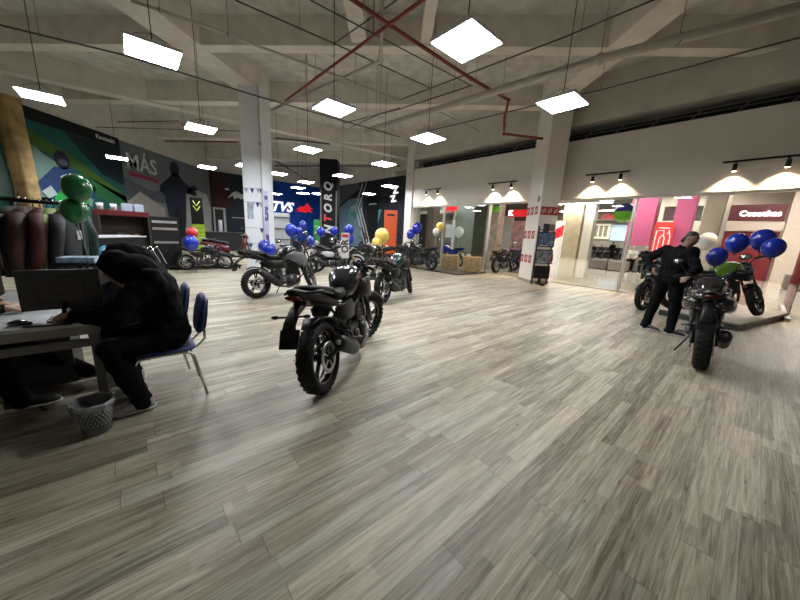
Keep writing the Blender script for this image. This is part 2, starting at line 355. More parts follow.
        if stand:
            ss = MB(); ss.tube([(-.02, .12, .25), (-.06, .26, .012)], .011, 8); ss.box((-.07, .27, .008), (.07, .035, .012)); ss.build('side_stand', M('frame steel'), t)
        for sg in (-1, 1):
            fp = MB(); fp.tube([(-.20, 0, .33), (-.20, sg*.12, .33)], .013, 8); fp.tube([(-.40, 0, .47), (-.40, sg*.11, .47)], .011, 8); fp.tube([(-.20, sg*.12, .33), (-.20, sg*.25, .33)], .013, 8); fp.tube([(-.40, sg*.11, .47), (-.40, sg*.21, .45)], .011, 8); fp.tube([(-.28, sg*.12, .46), (-.22, sg*.14, .33), (-.40, sg*.12, .46)], .009, 6)
            fp.build('footpeg', dm, t)
        if not adv:
            bp = MB(); bp.loft([(.34, (0, .30), (.05, .04)), (.26, (0, .24), (.13, .08), 2.8), (.05, (0, .20), (.13, .06), 2.8), (-.12, (0, .19), (.08, .04), 2.4)], 14); bp.build('belly_pan', accent, t)
        else:
            kg = MB()
            for sg in (-1, 1): kg.tube([(.30, sg*.08, .70), (.36, sg*.24, .62), (.34, sg*.25, .45), (.24, sg*.10, .26)], .013, 8)
            kg.loft([(.34, (0, .34), (.09, .01)), (.28, (0, .22), (.11, .01)), (.05, (0, .17), (.11, .01))], 10)
            kg.build('engine_guard', M('frame steel'), t)
            rk = MB(); rk.box((-.84, 0, .965), (.26, .20, .014), bev=.005)
            for sg in (-1, 1): rk.tube([(-.74, sg*.09, .88), (-.76, sg*.09, .96)], .008, 6); rk.tube([(-.92, sg*.09, .90), (-.92, sg*.09, .96)], .008, 6)
            rk.build('luggage_rack', M('frame steel'), t)
    else:
        e = MB(); e.box((-.34, 0, .30), (.42, .20, .18), bev=.05); e.lathe([(0,.09), (.09,.09), (.085,.15), (0,.16)], (-.30,0,.30), 'y', 16); e.tube([(-.10, .02, .30), (RX, .09, rr)], (.05, .035), 8); e.build('engine', dm, t)
        mu = MB(); mu.tube([(-.25, -.12, .24), (-.45, -.14, .28), (-.50, -.14, .29), (-.82, -.15, .37)], (.02, .025, .055, .045), 12); mu.build('muffler', M('matt black muffler'), t)
        b_ = MB(); b_.loft([(-.92, (0, .72), (.03, .02)), (-.86, (0, .70), (.10, .07), 2.5), (-.60, (0, .62), (.155, .13), 2.7), (-.30, (0, .56), (.16, .14), 2.7), (-.12, (0, .48), (.14, .12), 2.6), (-.08, (0, .42), (.10, .08), 2.4)], 18)
        b_.build('rear_body', body, t)
        fl_ = MB(); fl_.box((.10, 0, .26), (.44, .28, .07), bev=.03); fl_.loft([(-.10, (0, .30), (.12, .06), 2.6), (.06, (0, .30), (.13, .04), 2.6)], 12); fl_.build('floorboard', accent, t)
        ap = MB(); ap.loft([(.30, (.24, 0), (.04, .17), 2.6), (.50, (.31, 0), (.06, .19), 2.6), (.70, (.38, 0), (.07, .19), 2.6), (.86, (.40, 0), (.08, .15), 2.5), (.93, (.38, 0), (.06, .10), 2.3)], 18, 'z')
        apron = ap.build('front_apron', body, t)
        MB().loft([(.40, (.06, .58), (.01, .02)), (.385, (.0, .66), (.07, .10), 2.2), (.44, (0, .70), (.055, .06), 2.2)], 14).build('apron_badge', M('white sticker'), apron)
        se = MB(); se.loft([(-.86, (0, .79), (.07, .02), 2.6), (-.70, (0, .79), (.13, .045), 2.8), (-.48, (0, .765), (.135, .045), 2.8), (-.42, (0, .74), (.14, .05), 2.8), (-.22, (0, .72), (.13, .045), 2.8), (-.10, (0, .70), (.08, .03), 2.5)], 16); se.build('seat', seatc, t)
        MB().loft([(-.96, (0, .66), (.05, .02)), (-.90, (0, .66), (.08, .035), 2.6)], 12).build('tail_light', M('dark red lens', (.07,.004,.006), .18), t)
        rf = MB(); rf.loft([(-.76, (0, .56), (.07, .03), 2.5), (-.92, (0, .46), (.06, .02), 2.6), (-.96, (0, .38), (.06, .01), 2.6)], 10); rf.build('rear_fender', black(), t)
        gr = MB(); gr.tube([(-.60, .11, .78), (-.86, .10, .86), (-.92, 0, .87), (-.86, -.10, .86), (-.60, -.11, .78)], .011, 8); gr.build('grab_rail', metal(), t)
        cs = MB()
        for sg in (-1, 1): cs.tube([(-.30, sg*.07, .22), (-.36, sg*.16, .012)], .011, 6)
        cs.tube([(-.36, -.16, .012), (-.36, .16, .012)], .010, 6); cs.build('side_stand', M('frame steel'), t)
    # steering group
    ff = MB(ST)
    for sg in (-1, 1):
        y = sg*.085
        top = Vector((head.x+.012, y, head.z+.05)); bot = Vector((FX-.02, y, fr)); mid = bot.lerp(top, .45)
        ff.tube([bot, mid], (.030, .028), 10); ff.tube([mid, top], .020, 10)
    ff.box(head + Vector((.01, 0, .03)), (.07, .22, .03), bev=.01); ff.box(Vector((FX, 0, fr)).lerp(head, .72), (.07, .22, .035), bev=.01)
    ff.build('fork', M('fork metal', (.06,.06,.062), .3, .8) if not spt else M('gold fork metal', (.35,.22,.06), .3, .9), t)
    fn = MB(ST); up_ = .05 if adv else 0
    if adv:   # high beak
        fn.loft([(FX-.22, (0, .90), (.09, .02), 2.4), (FX-.02, (0, .88), (.085, .022), 2.4), (FX+.18, (0, .80), (.05, .014), 2.2), (FX+.26, (0, .75), (.02, .008), 2)], 12)
        fn.loft([(FX-.30, (0, fr+.25), (.05, .05), 2.4), (FX-.12, (0, fr+.37), (.06, .012), 2.4), (FX+.10, (0, fr+.36), (.06, .012), 2.4), (FX+.2, (0, fr+.30), (.045, .01), 2)], 12)
    else:
        for k in range(1):
            secs = []
            for j in range(9):
                a = R(28 + 95*j/8); secs.append((FX+(fr+.028)*math.cos(a), fr+(fr+.028)*math.sin(a), a))
            vs = []; fs = []
            for j, (px, pz, a) in enumerate(secs):
                n = Vector((math.cos(a), 0, math.sin(a))); wd = .056
                vs += [Vector((px, -wd, pz))-n*.045, Vector((px, -wd*.8, pz)), Vector((px, 0, pz))+n*.012, Vector((px, wd*.8, pz)), Vector((px, wd, pz))-n*.045, Vector((px, 0, pz))+n*.002]
            for j in range(8):
                o = j*6
                for q in range(6): fs.append((o+q, o+(q+1) % 6, o+6+(q+1) % 6, o+6+q))
            fs += [tuple(range(6)), tuple(range(48, 54))]
            fn.add(vs, fs)
    fn.build('front_fender', accent if not adv else body, t)
    hb = MB(ST); wz = .07 if not spt else -.01; hw = .36 if not spt else .31; hx = head.x-.03; hzz = head.z+.08
    for sg in (-1, 1):
        hb.tube([(hx+.03, 0, hzz), (hx+.03, sg*.08, hzz), (hx+.0, sg*.17, hzz+wz), (hx-.05, sg*(hw-.1), hzz+wz+.01), (hx-.09, sg*hw, hzz+wz)], .011, 8)
    bar = hb.build('handlebar', M('frame steel'), t)
    for sg in (-1, 1):
        gp = MB(ST); gp.tube([(hx-.052, sg*(hw-.12), hzz+wz+.008), (hx-.09, sg*(hw+.01), hzz+wz)], .018, 10)
        gp.box((hx-.035, sg*(hw-.15), hzz+wz+.012), (.05, .05, .04), bev=.01)
        gp.build('grip', rubber(), bar)
    for sg in (-1, 1):
        lv = MB(ST); lv.tube([(hx-.01, sg*(hw-.14), hzz+wz), (hx+.02, sg*(hw-.09), hzz+wz-.005), (hx-.03, sg*(hw+.0), hzz+wz-.01)], .006, 6)
        lv.build('lever', metal() if not spt else black(), bar)
    hl = MB(ST); hxx = head.x+.13
    if adv or style == 'street':
        hl.loft([(hxx-.07, (0, head.z-.02), (.06, .07), 2.4), (hxx, (0, head.z-.02), (.105, .085), 2.6), (hxx+.05, (0, head.z-.05), (.085, .065), 2.5), (hxx+.075, (0, head.z-.07), (.05, .035), 2.3)], 16)
        hlo = hl.build('headlight', accent, t)
        MB(ST).loft([(hxx+.055, (0, head.z-.055), (.072, .045), 2.4), (hxx+.082, (0, head.z-.07), (.04, .025), 2.2)], 14).build('lens', M('clear lens', (.30,.32,.34), .1, coat=.5), hlo)
        ws = MB(ST); ws.loft([(head.z+.04, (hxx+.04, 0), (.008, .09), 2.6), (head.z+.12+hz*1.5, (hxx-.0, 0), (.006, .085), 2.6), (head.z+.17+hz*3, (hxx-.04, 0), (.004, .05), 2.2)], 12, 'z'); ws.build('windscreen', M('smoked plastic', (.02,.02,.025), .1), t)
        ins = MB(ST); ins.box((head.x+.06, 0, head.z+.115), (.04, .13, .08), rot=Matrix.Rotation(R(-35), 3, 'Y'), bev=.012); ins.build('instrument_panel', M('instrument glass', (.02,.022,.026), .08), t)
    elif spt:
        fa = MB()
        fa.loft([(.22, (0, .60), (.20, .20), 2.8), (.36, (0, .66), (.20, .22), 2.7), (.52, (0, .74), (.17, .17), 2.5), (.66, (0, .80), (.11, .09), 2.3), (.76, (0, .78), (.04, .03), 2)], 20)
        fa.loft([(.36, (0, .36), (.15, .17), 2.8), (.20, (0, .32), (.175, .19), 2.8), (-.05, (0, .26), (.15, .12), 2.6), (-.22, (0, .22), (.08, .05), 2.3)], 18)
        fao = fa.build('fairing', body, t)
        MB().loft([(.60, (0, .775), (.135, .028), 2.4), (.70, (0, .785), (.085, .024), 2.2)], 14).build('headlight', M('clear lens', (.30,.32,.34), .1, coat=.5), fao)
        dc = MB()
        for sg in (-1, 1): dc.prism([(0,0), (.20,.05), (.12,.16), (-.02,.10)], (.14, sg*.205, .56), (1,0,0), (0,0,1), .004*sg)
        dc.build('side_decal', accent if accent is not black() else M('white sticker'), fao)
        ws = MB(); ws.loft([(.86, (.50, 0), (.01, .12), 2.5), (.98, (.42, 0), (.006, .10), 2.4), (1.03, (.37, 0), (.004, .05), 2)], 12, 'z'); ws.build('windscreen', M('smoked plastic', (.02,.02,.025), .1), t)
    else:
        hl.loft([(head.z-.02, (hx+.04, 0), (.05, .10), 2.4), (head.z+.07, (hx+.05, 0), (.09, .16), 2.5), (head.z+.13, (hx+.03, 0), (.06, .13), 2.4), (head.z+.15, (hx+.0, 0), (.03, .06), 2)], 16, 'z')
        hlo = hl.build('handlebar_cowl', body, t)
        MB(ST).loft([(hx+.10, (0, head.z+.06), (.10, .035), 2.5), (hx+.145, (0, head.z+.06), (.07, .022), 2.3)], 12).build('headlight', M('clear lens', (.30,.32,.34), .1, coat=.5), hlo)
    if mirrors:
        for sg in (-1, 1):
            m_ = MB(ST); c = Vector((hx+.0, sg*(hw-.04), hzz+wz+.20)); m_.tube([(hx-.03, sg*(hw-.15), hzz+wz), (hx+.02, sg*(hw-.10), hzz+wz+.10), c], .006, 6)
            m_.loft([(c.x-.02, (c.y, c.z+.01), (.05, .03), 2.5), (c.x+.01, (c.y, c.z+.01), (.058, .036), 2.4), (c.x+.03, (c.y, c.z+.01), (.03, .018), 2)], 12)
            mo = m_.build('mirror', black(), t)
            MB(ST).loft([(c.x-.023, (c.y, c.z+.01), (.045, .026), 2.5), (c.x-.0205, (c.y, c.z+.01), (.045, .026), 2.5)], 12).build('mirror_glass', chrome(), mo)
    if number:
        nb = MB(); nb.box((.10, -.215, .52), (.20, .008, .16), bev=.004); pn = nb.build('number_board', M('dark board', (.03,.03,.03), .5), t)
        tx = text_mesh(number, .15, M('white paint', (.75,.75,.75), .5), pn, 'numerals', .003, bold=.003); tx.location = (.10, -.222, .52)
    return t

def balloon(p, r, colr, label, group=None, tie=None, name='balloon'):
    """inflated balloon with knot and ribbon"""
    bm_ = MB(); prof = []
    for k in range(13):
        a = PI*k/12; prof.append((r*math.sin(a), r*1.12*math.cos(a) - (r*.12 if k > 9 else 0)*(k-9)/3))
    bm_.lathe(prof, p, 'z', 22)
    o = bm_.build(name, M('balloon latex '+colr, BALLOON[colr], .22, coat=.3, var=.02), None)
    tag(o, label, 'balloon', group)
    kn = MB(); kn.lathe([(0, 0), (.014, -.004), (.008, -.012), (.016, -.024), (0, -.026)], (p[0], p[1], p[2]-r*1.2), 'z', 8); kn.build('knot', M('balloon latex '+colr), o)
    if tie:
        rb = MB(); a = Vector((p[0], p[1], p[2]-r*1.22)); b = Vector(tie); rb.tube([a, a.lerp(b, .5)+Vector((.015,.01,-.01)), b], .003, 5); rb.build('ribbon', M('ribbon '+colr, BALLOON[colr], .4), o)
    return o
BALLOON = dict(blue=(.008,.028,.36), yellow=(.78,.60,.14), green=(.006,.13,.035), white=(.80,.80,.80), red=(.45,.02,.02), lime=(.18,.55,.03))

# ------------------------------------------------------------------ people: one continuous skin body; clothes, hair and shoes are children
def basis(fwd, up):
    f = Vector(fwd).normalized(); l = Vector(up).cross(f).normalized(); u = f.cross(l).normalized()
    return Matrix((f, l, u)).transposed()      # columns: forward, left, up
def limb(mb, pts, rs, seg=12):
    mb.tube(pts, rs, seg)
    for p, r in zip(pts, rs): mb.ball(p, r, 12)
def head_shape(mb, c, B, s=1.):
    """skull, jaw, nose, brow, lips, ears; c is the centre, B turns local (forward, left, up)"""
    old = mb.T; mb.T = Matrix.Translation(c) @ B.to_4x4() @ Matrix.Scale(s, 4)
    mb.ball((-.008,0,.030), (.093,.074,.092), 18)
    mb.loft([(-.118, (.045, 0), (.026,.024), 2.2), (-.105, (.046, 0), (.042,.040), 2.3), (-.07, (.030, 0), (.060,.056), 2.3), (-.03, (.014, 0), (.078,.066), 2.2), (.01, (.006, 0), (.086,.071), 2.1), (.05, (0, 0), (.085,.071), 2)], 18, 'z')
    mb.ball((.086,0,-.022), (.018,.013,.012), 10); mb.tube([(.080,0,.028), (.096,0,-.016)], (.008,.011), 8)
    for sg in (-1, 1):
        mb.ball((.078, sg*.028, .030), (.012,.022,.008), 8); mb.ball((.064, sg*.040, -.018), (.018,.020,.018), 10)
        mb.ball((-.005, sg*.076, .0), (.018,.008,.030), 10); mb.ball((.083, sg*.010, -.018), (.008,.008,.007), 8)
    mb.ball((.080,0,-.052), (.012,.024,.007), 10); mb.ball((.078,0,-.064), (.012,.020,.008), 10); mb.ball((.070,0,-.100), (.018,.022,.016), 10)
    mb.T = old
def hand(mb, wrist, fwd, palm_n, s=1., curl=.35, side=1):
    """palm, four bent fingers of unequal length and a thumb from the palm's side"""
    f = Vector(fwd).normalized(); n = Vector(palm_n); n = (n - f*n.dot(f)).normalized(); sd = f.cross(n)*side; w = Vector(wrist)
    limb(mb, [w, w+f*.03*s], [.026*s, .028*s])
    for k in range(4):
        y = (k-1.5)*.020*s; mb.tube([w+f*.02*s+sd*y*.8, w+f*.092*s+sd*y], (.018*s, .0145*s), 8)
        b = w+f*.09*s+sd*y; L = (.070, .080, .075, .060)[k]*s; d = f.copy(); p = b; pts = [p]
        for j in range(3):
            d = (d + n*curl*(.6+.4*j)).normalized(); p = p + d*L*(.45, .32, .25)[j]; pts.append(p)
        limb(mb, pts, [.0105*s, .0098*s, .0090*s, .0078*s], 8)
    tb = w+f*.025*s-sd*.030*s; t1 = tb+(f*.6-sd*.7+n*.2).normalized()*.038*s; t2 = t1+(f*.9-sd*.15+n*.4).normalized()*.032*s
    limb(mb, [tb, t1, t2], [.015*s, .012*s, .0098*s], 8)
def shoe(parent, ankle, fwd, mats, s=1., tilt=0.):
    f = Vector(fwd); f.z = 0; f.normalize(); l = Vector((-f.y, f.x, 0)); a = Vector(ankle)
    T = Matrix.Translation((a.x, a.y, a.z-.085)) @ Matrix((f, l, Vector((0,0,1)))).transposed().to_4x4() @ Matrix.Rotation(tilt, 4, 'Y') @ Matrix.Scale(s, 4)
    m = MB(T)
    m.loft([(-.075, (0,.055), (.028,.035), 2.4), (-.05, (0,.065), (.038,.048), 2.5), (0, (0,.066), (.040,.050), 2.4), (.06, (0,.052), (.042,.036), 2.5), (.12, (.0,.042), (.046,.026), 2.5), (.17, (0,.038), (.040,.022), 2.4), (.20, (0,.034), (.022,.014), 2.2)], 16)
    o = m.build('shoe', mats[0], parent)
    so = MB(T); so.loft([(-.082, (0,.014), (.026,.010), 3), (-.04, (0,.014), (.041,.013), 3), (.05, (0,.012), (.044,.012), 3), (.13, (0,.013), (.049,.013), 3), (.19, (0,.016), (.036,.012), 3), (.208, (0,.018), (.014,.008), 2.5)], 16); so.build('sole', mats[1], o)
    lc = MB(T)
    for k in range(4): lc.tube([(.03+k*.022, -.022, .088-k*.009), (.035+k*.022, .022, .088-k*.009)], .003, 5)
    lc.build('laces', mats[1], o)
    return o
def person(label, J, jacket, trousers, group=None, hair=(.012,.010,.009), skin=(.42,.25,.17), hood=False, voxel=.010, shoes=None, face=True, lapels=False, girth=1., mask=False):
    V3 = {k: Vector(v) for k, v in J.items() if k not in ('look', 'up')}
    look = Vector(J['look']); up = Vector(J.get('up', (0,0,1))); B = basis(look, up)
    base = (V3['pelvis'].x, V3['pelvis'].y, 0)
    t = empty('person', base, 0, label, 'person', group); off = -Vector(base)
    W = {k: v+off for k, v in V3.items()}; T0 = None
    sk = M('skin %s' % (skin,), skin, .5, var=.05)
    pel, chest, neck, hd_ = W['pelvis'], W['chest'], W['neck'], W['head']
    side = (W['shoulder_l']-W['shoulder_r']).normalized(); hside = (W['hip_l']-W['hip_r']).normalized()
    b = MB(); head_shape(b, hd_, B, J.get('hs', 1.) if not isinstance(J.get('hs', 1.), Vector) else 1.)
    limb(b, [neck-(hd_-neck)*.25, neck.lerp(hd_, .45)], [.056, .052])
    def torso(mb, gr):
        limb(mb, [pel, pel.lerp(chest, .5), chest], [.115*gr, .11*gr, .125*gr])
        for k in (-1, 1):
            mb.tube([pel+hside*.07*k, pel.lerp(chest, .5)+side*.055*k, chest+side*.07*k, neck+side*.03*k-(neck-chest)*.15], [.11*gr, .10*gr, .115*gr, .06*gr], 14)
            mb.ball(pel+hside*.07*k, .115*gr, 12); mb.ball(chest+side*.07*k, .118*gr, 12)
    torso(b, .86)
    for q in 'lr':
        sh, el, wr = W['shoulder_'+q], W['elbow_'+q], W['wrist_'+q]; hp, kn, an = W['hip_'+q], W['knee_'+q], W['ankle_'+q]
        limb(b, [chest+(sh-chest)*.6, sh, el, wr], [.05, .046, .038, .025])
        limb(b, [hp, kn, an], [.075, .05, .036])
        d = (wr-el).normalized(); hv = W.get('hand_'+q); fd = (hv-wr).normalized() if hv else d
        pn = Vector(J['palm_'+q]) if 'palm_'+q in J else Vector((0,0,-1))
        hand(b, wr, fd, pn, 1., .35, 1 if q == 'r' else -1)
    b.build('body', sk, t, remesh=min(voxel, .008))
    # jacket
    j = MB(); torso(j, 1.06*girth)
    for k in (-1, 1): j.tube([pel+hside*.08*k-Vector((0,0,.05)), pel+hside*.07*k+(chest-pel)*.2], [.118*girth, .12*girth], 14)
    for q in 'lr':
        sh, el, wr = W['shoulder_'+q], W['elbow_'+q], W['wrist_'+q]
        n = 7; pts = [chest+(sh-chest)*.55, sh]; rs = [.085*girth, .074*girth]
        for a, bb, ra, rb in ((sh, el, .070, .060), (el, wr, .058, .040)):
            for i in range(1, 6): pts.append(a.lerp(bb, i/5)); rs.append((ra+(rb-ra)*i/5)*(1+.07*(i % 2))*girth**.5)
        limb(j, pts, rs)
        j.tube([wr-(wr-el).normalized()*.03, wr], (.041, .041), 12)
    j.tube([neck-(neck-chest)*.2, neck+(hd_-neck)*.18], (.085, .066), 14)
    if hood:
        j.tube([neck-(neck-chest)*.35, neck, hd_-B.col[0]*.05], (.12, .115, .10), 14)
        Hf = MB(); old = None
        T = Matrix.Translation(hd_) @ B.to_4x4(); j.T = T
        j.ball((-.026,0,.030), (.106,.096,.116), 18); j.loft([(-.17, (-.055,0), (.085,.10), 2.2), (-.08, (-.04,0), (.088,.092), 2.2), (0, (-.025,0), (.095,.094), 2.2)], 16, 'z')
        j.tube([(.055,0,.115), (.066,.055,.08), (.064,.080,.01), (.04,.078,-.08)], .018, 8); j.tube([(.055,0,.115), (.066,-.055,.08), (.064,-.080,.01), (.04,-.078,-.08)], .018, 8)
        j.T = Matrix.Identity(4)
    jo = j.build('jacket', jacket, t, remesh=voxel*1.25)
    tex = bpy.data.textures.get('cloth folds') or bpy.data.textures.new('cloth folds', 'CLOUDS'); tex.noise_scale = .13
    dp = jo.modifiers.new('folds', 'DISPLACE'); dp.texture = tex; dp.strength = .05; dp.mid_level = .5
    # trousers
    tr = MB(); tr.ball(pel-Vector((0,0,.02)), (.13*girth, .13*girth, .11), 14)
    for q in 'lr':
        hp, kn, an = W['hip_'+q], W['knee_'+q], W['ankle_'+q]
        pts = [hp+(pel-hp)*.3]; rs = [.115]
        for a, bb, ra, rb in ((hp, kn, .108, .082), (kn, an+Vector((0,0,-.02)), .078, .062)):
            for i in range(0 if a is hp else 1, 6): pts.append(a.lerp(bb, i/5)); rs.append((ra+(rb-ra)*i/5)*(1+.06*(i % 2)))
        limb(tr, pts, rs)
    to = tr.build('trousers', trousers, t, remesh=voxel*1.25)
    dp = to.modifiers.new('folds', 'DISPLACE'); dp.texture = tex; dp.strength = .03; dp.mid_level = .5
    # hair
    if not hood:
        h = MB(Matrix.Translation(hd_) @ B.to_4x4()); h.ball((-.030,0,.052), (.088,.078,.082), 18); h.loft([(-.085, (-.062,0), (.030,.056), 2.2), (0, (-.052,0), (.052,.075), 2.2), (.05, (-.03,0), (.075,.078), 2.1)], 14, 'z')
        h.build('hair', M('dark hair %s' % (hair,), hair, .6, bump=.4, scale=80), t, remesh=.012)
    if face:
        for sg in (-1, 1):
            ey = MB(Matrix.Translation(hd_) @ B.to_4x4()); ey.ball((.0795, sg*.030, .012), (.009,.013,.0065), 10)
            ey.build('eye', M('eye', (.03,.02,.015), .15), t)
        for sg in (-1, 1):
            br = MB(Matrix.Translation(hd_) @ B.to_4x4()); br.tube([(.089, sg*.014, .030), (.088, sg*.030, .036), (.078, sg*.046, .030)], .004, 5)
            br.build('eyebrow', M('dark hair %s' % (hair,), hair, .6), t)
    sm = shoes or (M('black shoe leather', (.015,.015,.016), .5), M('white sole', (.6,.6,.58), .6))
    for q in 'lr':
        kn, an = W['knee_'+q], W['ankle_'+q]; fd = Vector(J.get('toe_'+q, look)) if not isinstance(J.get('toe_'+q), Vector) else J['toe_'+q]
        shoe(t, an, fd, sm)
    return t
def standing(x, y, h, lean=0.):
    """neutral joints for a 1.72 m figure at (x, y) facing compass heading h"""
    f = Vector((math.sin(R(h)), math.cos(R(h)), 0)); r = Vector((f.y, -f.x, 0)); o = Vector((x, y, 0)); u = Vector((0,0,1))
    P = lambda a, b, c: o + f*a + r*b + u*c
    return dict(pelvis=P(0,0,.92), chest=P(.02,0,1.27), neck=P(.0,0,1.46), head=P(.02,0,1.60), shoulder_l=P(0,-.18,1.39), shoulder_r=P(0,.18,1.39),
                elbow_l=P(-.02,-.25,1.13), elbow_r=P(-.02,.25,1.13), wrist_l=P(.05,-.25,.89), wrist_r=P(.05,.25,.89), hip_l=P(0,-.09,.88), hip_r=P(0,.09,.88),
                knee_l=P(.02,-.10,.48), knee_r=P(.02,.10,.48), ankle_l=P(-.02,-.11,.09), ankle_r=P(-.02,.11,.09), look=f, palm_l=r, palm_r=-r), P, f, r
def seated(x, y, h, seat=.45):
    f = Vector((math.sin(R(h)), math.cos(R(h)), 0)); r = Vector((f.y, -f.x, 0)); o = Vector((x, y, 0)); u = Vector((0,0,1))
    P = lambda a, b, c: o + f*a + r*b + u*(c+seat)
    return dict(pelvis=P(0,0,.12), chest=P(.04,0,.46), neck=P(.05,0,.64), head=P(.08,0,.78), shoulder_l=P(.03,-.18,.57), shoulder_r=P(.03,.18,.57),
                elbow_l=P(.10,-.24,.32), elbow_r=P(.10,.24,.32), wrist_l=P(.33,-.16,.24), wrist_r=P(.33,.16,.24), hip_l=P(.02,-.09,.10), hip_r=P(.02,.09,.10),
                knee_l=P(.42,-.11,.08), knee_r=P(.42,.11,.08), ankle_l=P(.42,-.11,.09-seat), ankle_r=P(.42,.11,.09-seat), look=f, palm_l=Vector((0,0,-1)), palm_r=Vector((0,0,-1))), P, f, r

# ------------------------------------------------------------------ the shop's shell
FLOORM = plank_mat()
b = MB(); ang = A2
# floor drawn in its own plane: shop side of the shop front line
pts = [sf(-10.2,0), sf(11.0,0), (12.5,-4.5,0), (-13.4,-4.5,0), (-13.4,30,0), (-4,30,0)]
b.add([(p[0],p[1],0) for p in pts] + [(p[0],p[1],-.12) for p in pts], [(0,1,2,3,4,5),(11,10,9,8,7,6)]+[(i,(i+1)%6,6+(i+1)%6,6+i) for i in range(6)], False)
struct('floor', b, FLOORM)
slab = M('raw concrete slab', (.55,.545,.51), .85, var=.18, scale=3, bump=.3)
beamm = M('painted concrete beam', (.72,.69,.63), .8, var=.10, scale=2.5, bump=.15)
white = M('white wall paint', (.68,.65,.61), .65, var=.03, scale=2)
upper = M('grey painted wall', (.56,.535,.49), .8, var=.08, scale=2)
b = MB(); b.box((0,12,6.55), (40,44,.2)); struct('ceiling', b, slab)
RIBN = [0]
def rib(name, a, c, w, zb=5.8, zt=6.46, mat=None):
    RIBN[0] += 1; zb += RIBN[0]*.003
    a, c = Vector((a[0],a[1],0)), Vector((c[0],c[1],0)); d = c-a; m = MB()
    m.box(((a.x+c.x)/2,(a.y+c.y)/2,(zb+zt)/2), (d.length, w, zt-zb), rz=math.atan2(d.y,d.x)); return struct(name, m, mat or beamm)
rib('beam_1', (-6.6,2.5), (-4.68,12.1), .8)
rib('beam_2', (4.90,-4), (5.22,11.2), .62)
rib('beam_3', (-12.9,10.2), (12.5,7.05), .34)
rib('beam_4', (-12.9,13.75), (7.6,10.95), .42)
rib('beam_5', (-12.3,11.35), (1.1,19.55), .45, zb=5.75)
rib('beam_6', (-12.9,5.9), (12.5,3.3), .4, zb=6.15)
rib('beam_7', (-.93,3.0), (-.88,8.55), .36, zb=5.85)
rib('beam_8', (.55,3.0), (.72,8.45), .24, zb=5.85)
rib('beam_9', (-12.9,18.4), (2,16.6), .4)
rib('beam_10', (-12.9,23), (0,21.2), .4)
# columns
m = MB(); m.box((-4.64,11.60,2.95), (.66,.96,5.9), bev=.02); struct('column_left', m, M('cool lit white column paint', (.74,.77,.82), .5, var=.03))  # left column's white carries the bluish brightness of the blue-white lights
m = MB(); m.box((5.24,10.66,2.95), (.62,.96,5.9), bev=.02); struct('column_right', m, white)
m = MB(); m.box((5.24,10.66,.05), (.66,1.0,.1), bev=.01); struct('trim_1', m, M('grey plinth', (.30,.28,.25), .6))
m = MB(); m.box((1.19,16.85,2.95), (.50,.50,5.9), rz=A1); struct('column_back', m, white)
m = MB(); m.box((-3.05,16.6,2.42), (.86,.86,4.84), bev=.02); struct('column_banner', m, M('black banner cloth', (.007,.007,.008), .7, spec=.15))
m = MB(); m.loft([(0,(-12.18,11.25),(.26,.24),6),(2.4,(-12.18,11.3),(.24,.22),5),(5.04,(-12.2,11.2),(.26,.26),6)], 16, 'z'); 
WOODCOL = struct('column_wood', m, M('weathered yellow wood', (.50,.34,.15), .8, var=.45, scale=2.2, bump=.4))
# walls: the shop front wall above the glass, with a ventilation slot under the ceiling
def sfbox(m, t0, t1, d0, d1, z0, z1): m.box(tuple(sf((t0+t1)/2,(d0+d1)/2,(z0+z1)/2)), (t1-t0, d1-d0, z1-z0), rz=A1); return m
struct('wall_front', sfbox(MB(), -9.95, 10.6, -.0, .25, 2.85, 4.66), white)
struct('wall_front_upper', sfbox(MB(), -9.95, 10.6, .0, .25, 5.12, 6.46), upper)
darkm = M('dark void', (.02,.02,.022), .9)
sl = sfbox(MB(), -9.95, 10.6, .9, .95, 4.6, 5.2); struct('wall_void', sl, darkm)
m = MB()
for k in range(24): m.tube([sf(-9.5+k*.85,.25,4.66), sf(-9.2+k*.85,.32,5.0)], .02, 6)
for zz in (4.74, 4.86, 4.95): m.tube([sf(-9.9,.3,zz), sf(10.5,.3,zz)], .016, 6)
struct('trim_truss', m, M('dull steel', (.18,.18,.18), .5, .6))
struct('wall_slot_sill', sfbox(MB(), -9.95, 10.6, .25, .95, 4.58, 4.66), white)
struct('wall_slot_head', sfbox(MB(), -9.95, 10.6, .25, .95, 5.12, 5.2), upper)
# left wall, dark wall, blue wall, mural wall
def wall(name, a, c, z0, z1, mat, th=.2):
    a, c = Vector((a[0],a[1],0)), Vector((c[0],c[1],0)); d = c-a; n = Vector((-d.y, d.x, 0)).normalized()*th/2; m = MB(); cc = (a+c)/2+n
    m.box((cc.x,cc.y,(z0+z1)/2), (d.length, th, z1-z0), rz=math.atan2(d.y,d.x)); return struct(name, m, mat)
KX = -12.55
wall('wall_left', (KX,-4.5), (KX,23.05), 0, 6.46, upper)
LW0, LW1 = Vector((KX-.05,22.95,0)), Vector((-5.6,28.43,0)); LWm = Vector((-9.35,25.47,0))
wall('wall_far_left', LW0, LW1, 0, 6.46, upper)
Q0, Q1 = Vector((-5.62,28.43,0)), Vector((1.25,19.73,0))
wall('wall_far_right', Q0, Q1, 0, 6.46, upper)
wall('wall_return', Q1, (1.5,16.9), 0, 6.46, white)
wall('wall_back', (12.6,-4.4), (-12.6,-4.4), 0, 6.46, upper)
wall('wall_side', sf(10.5,0), (12.4,-4.4), 0, 6.46, upper)
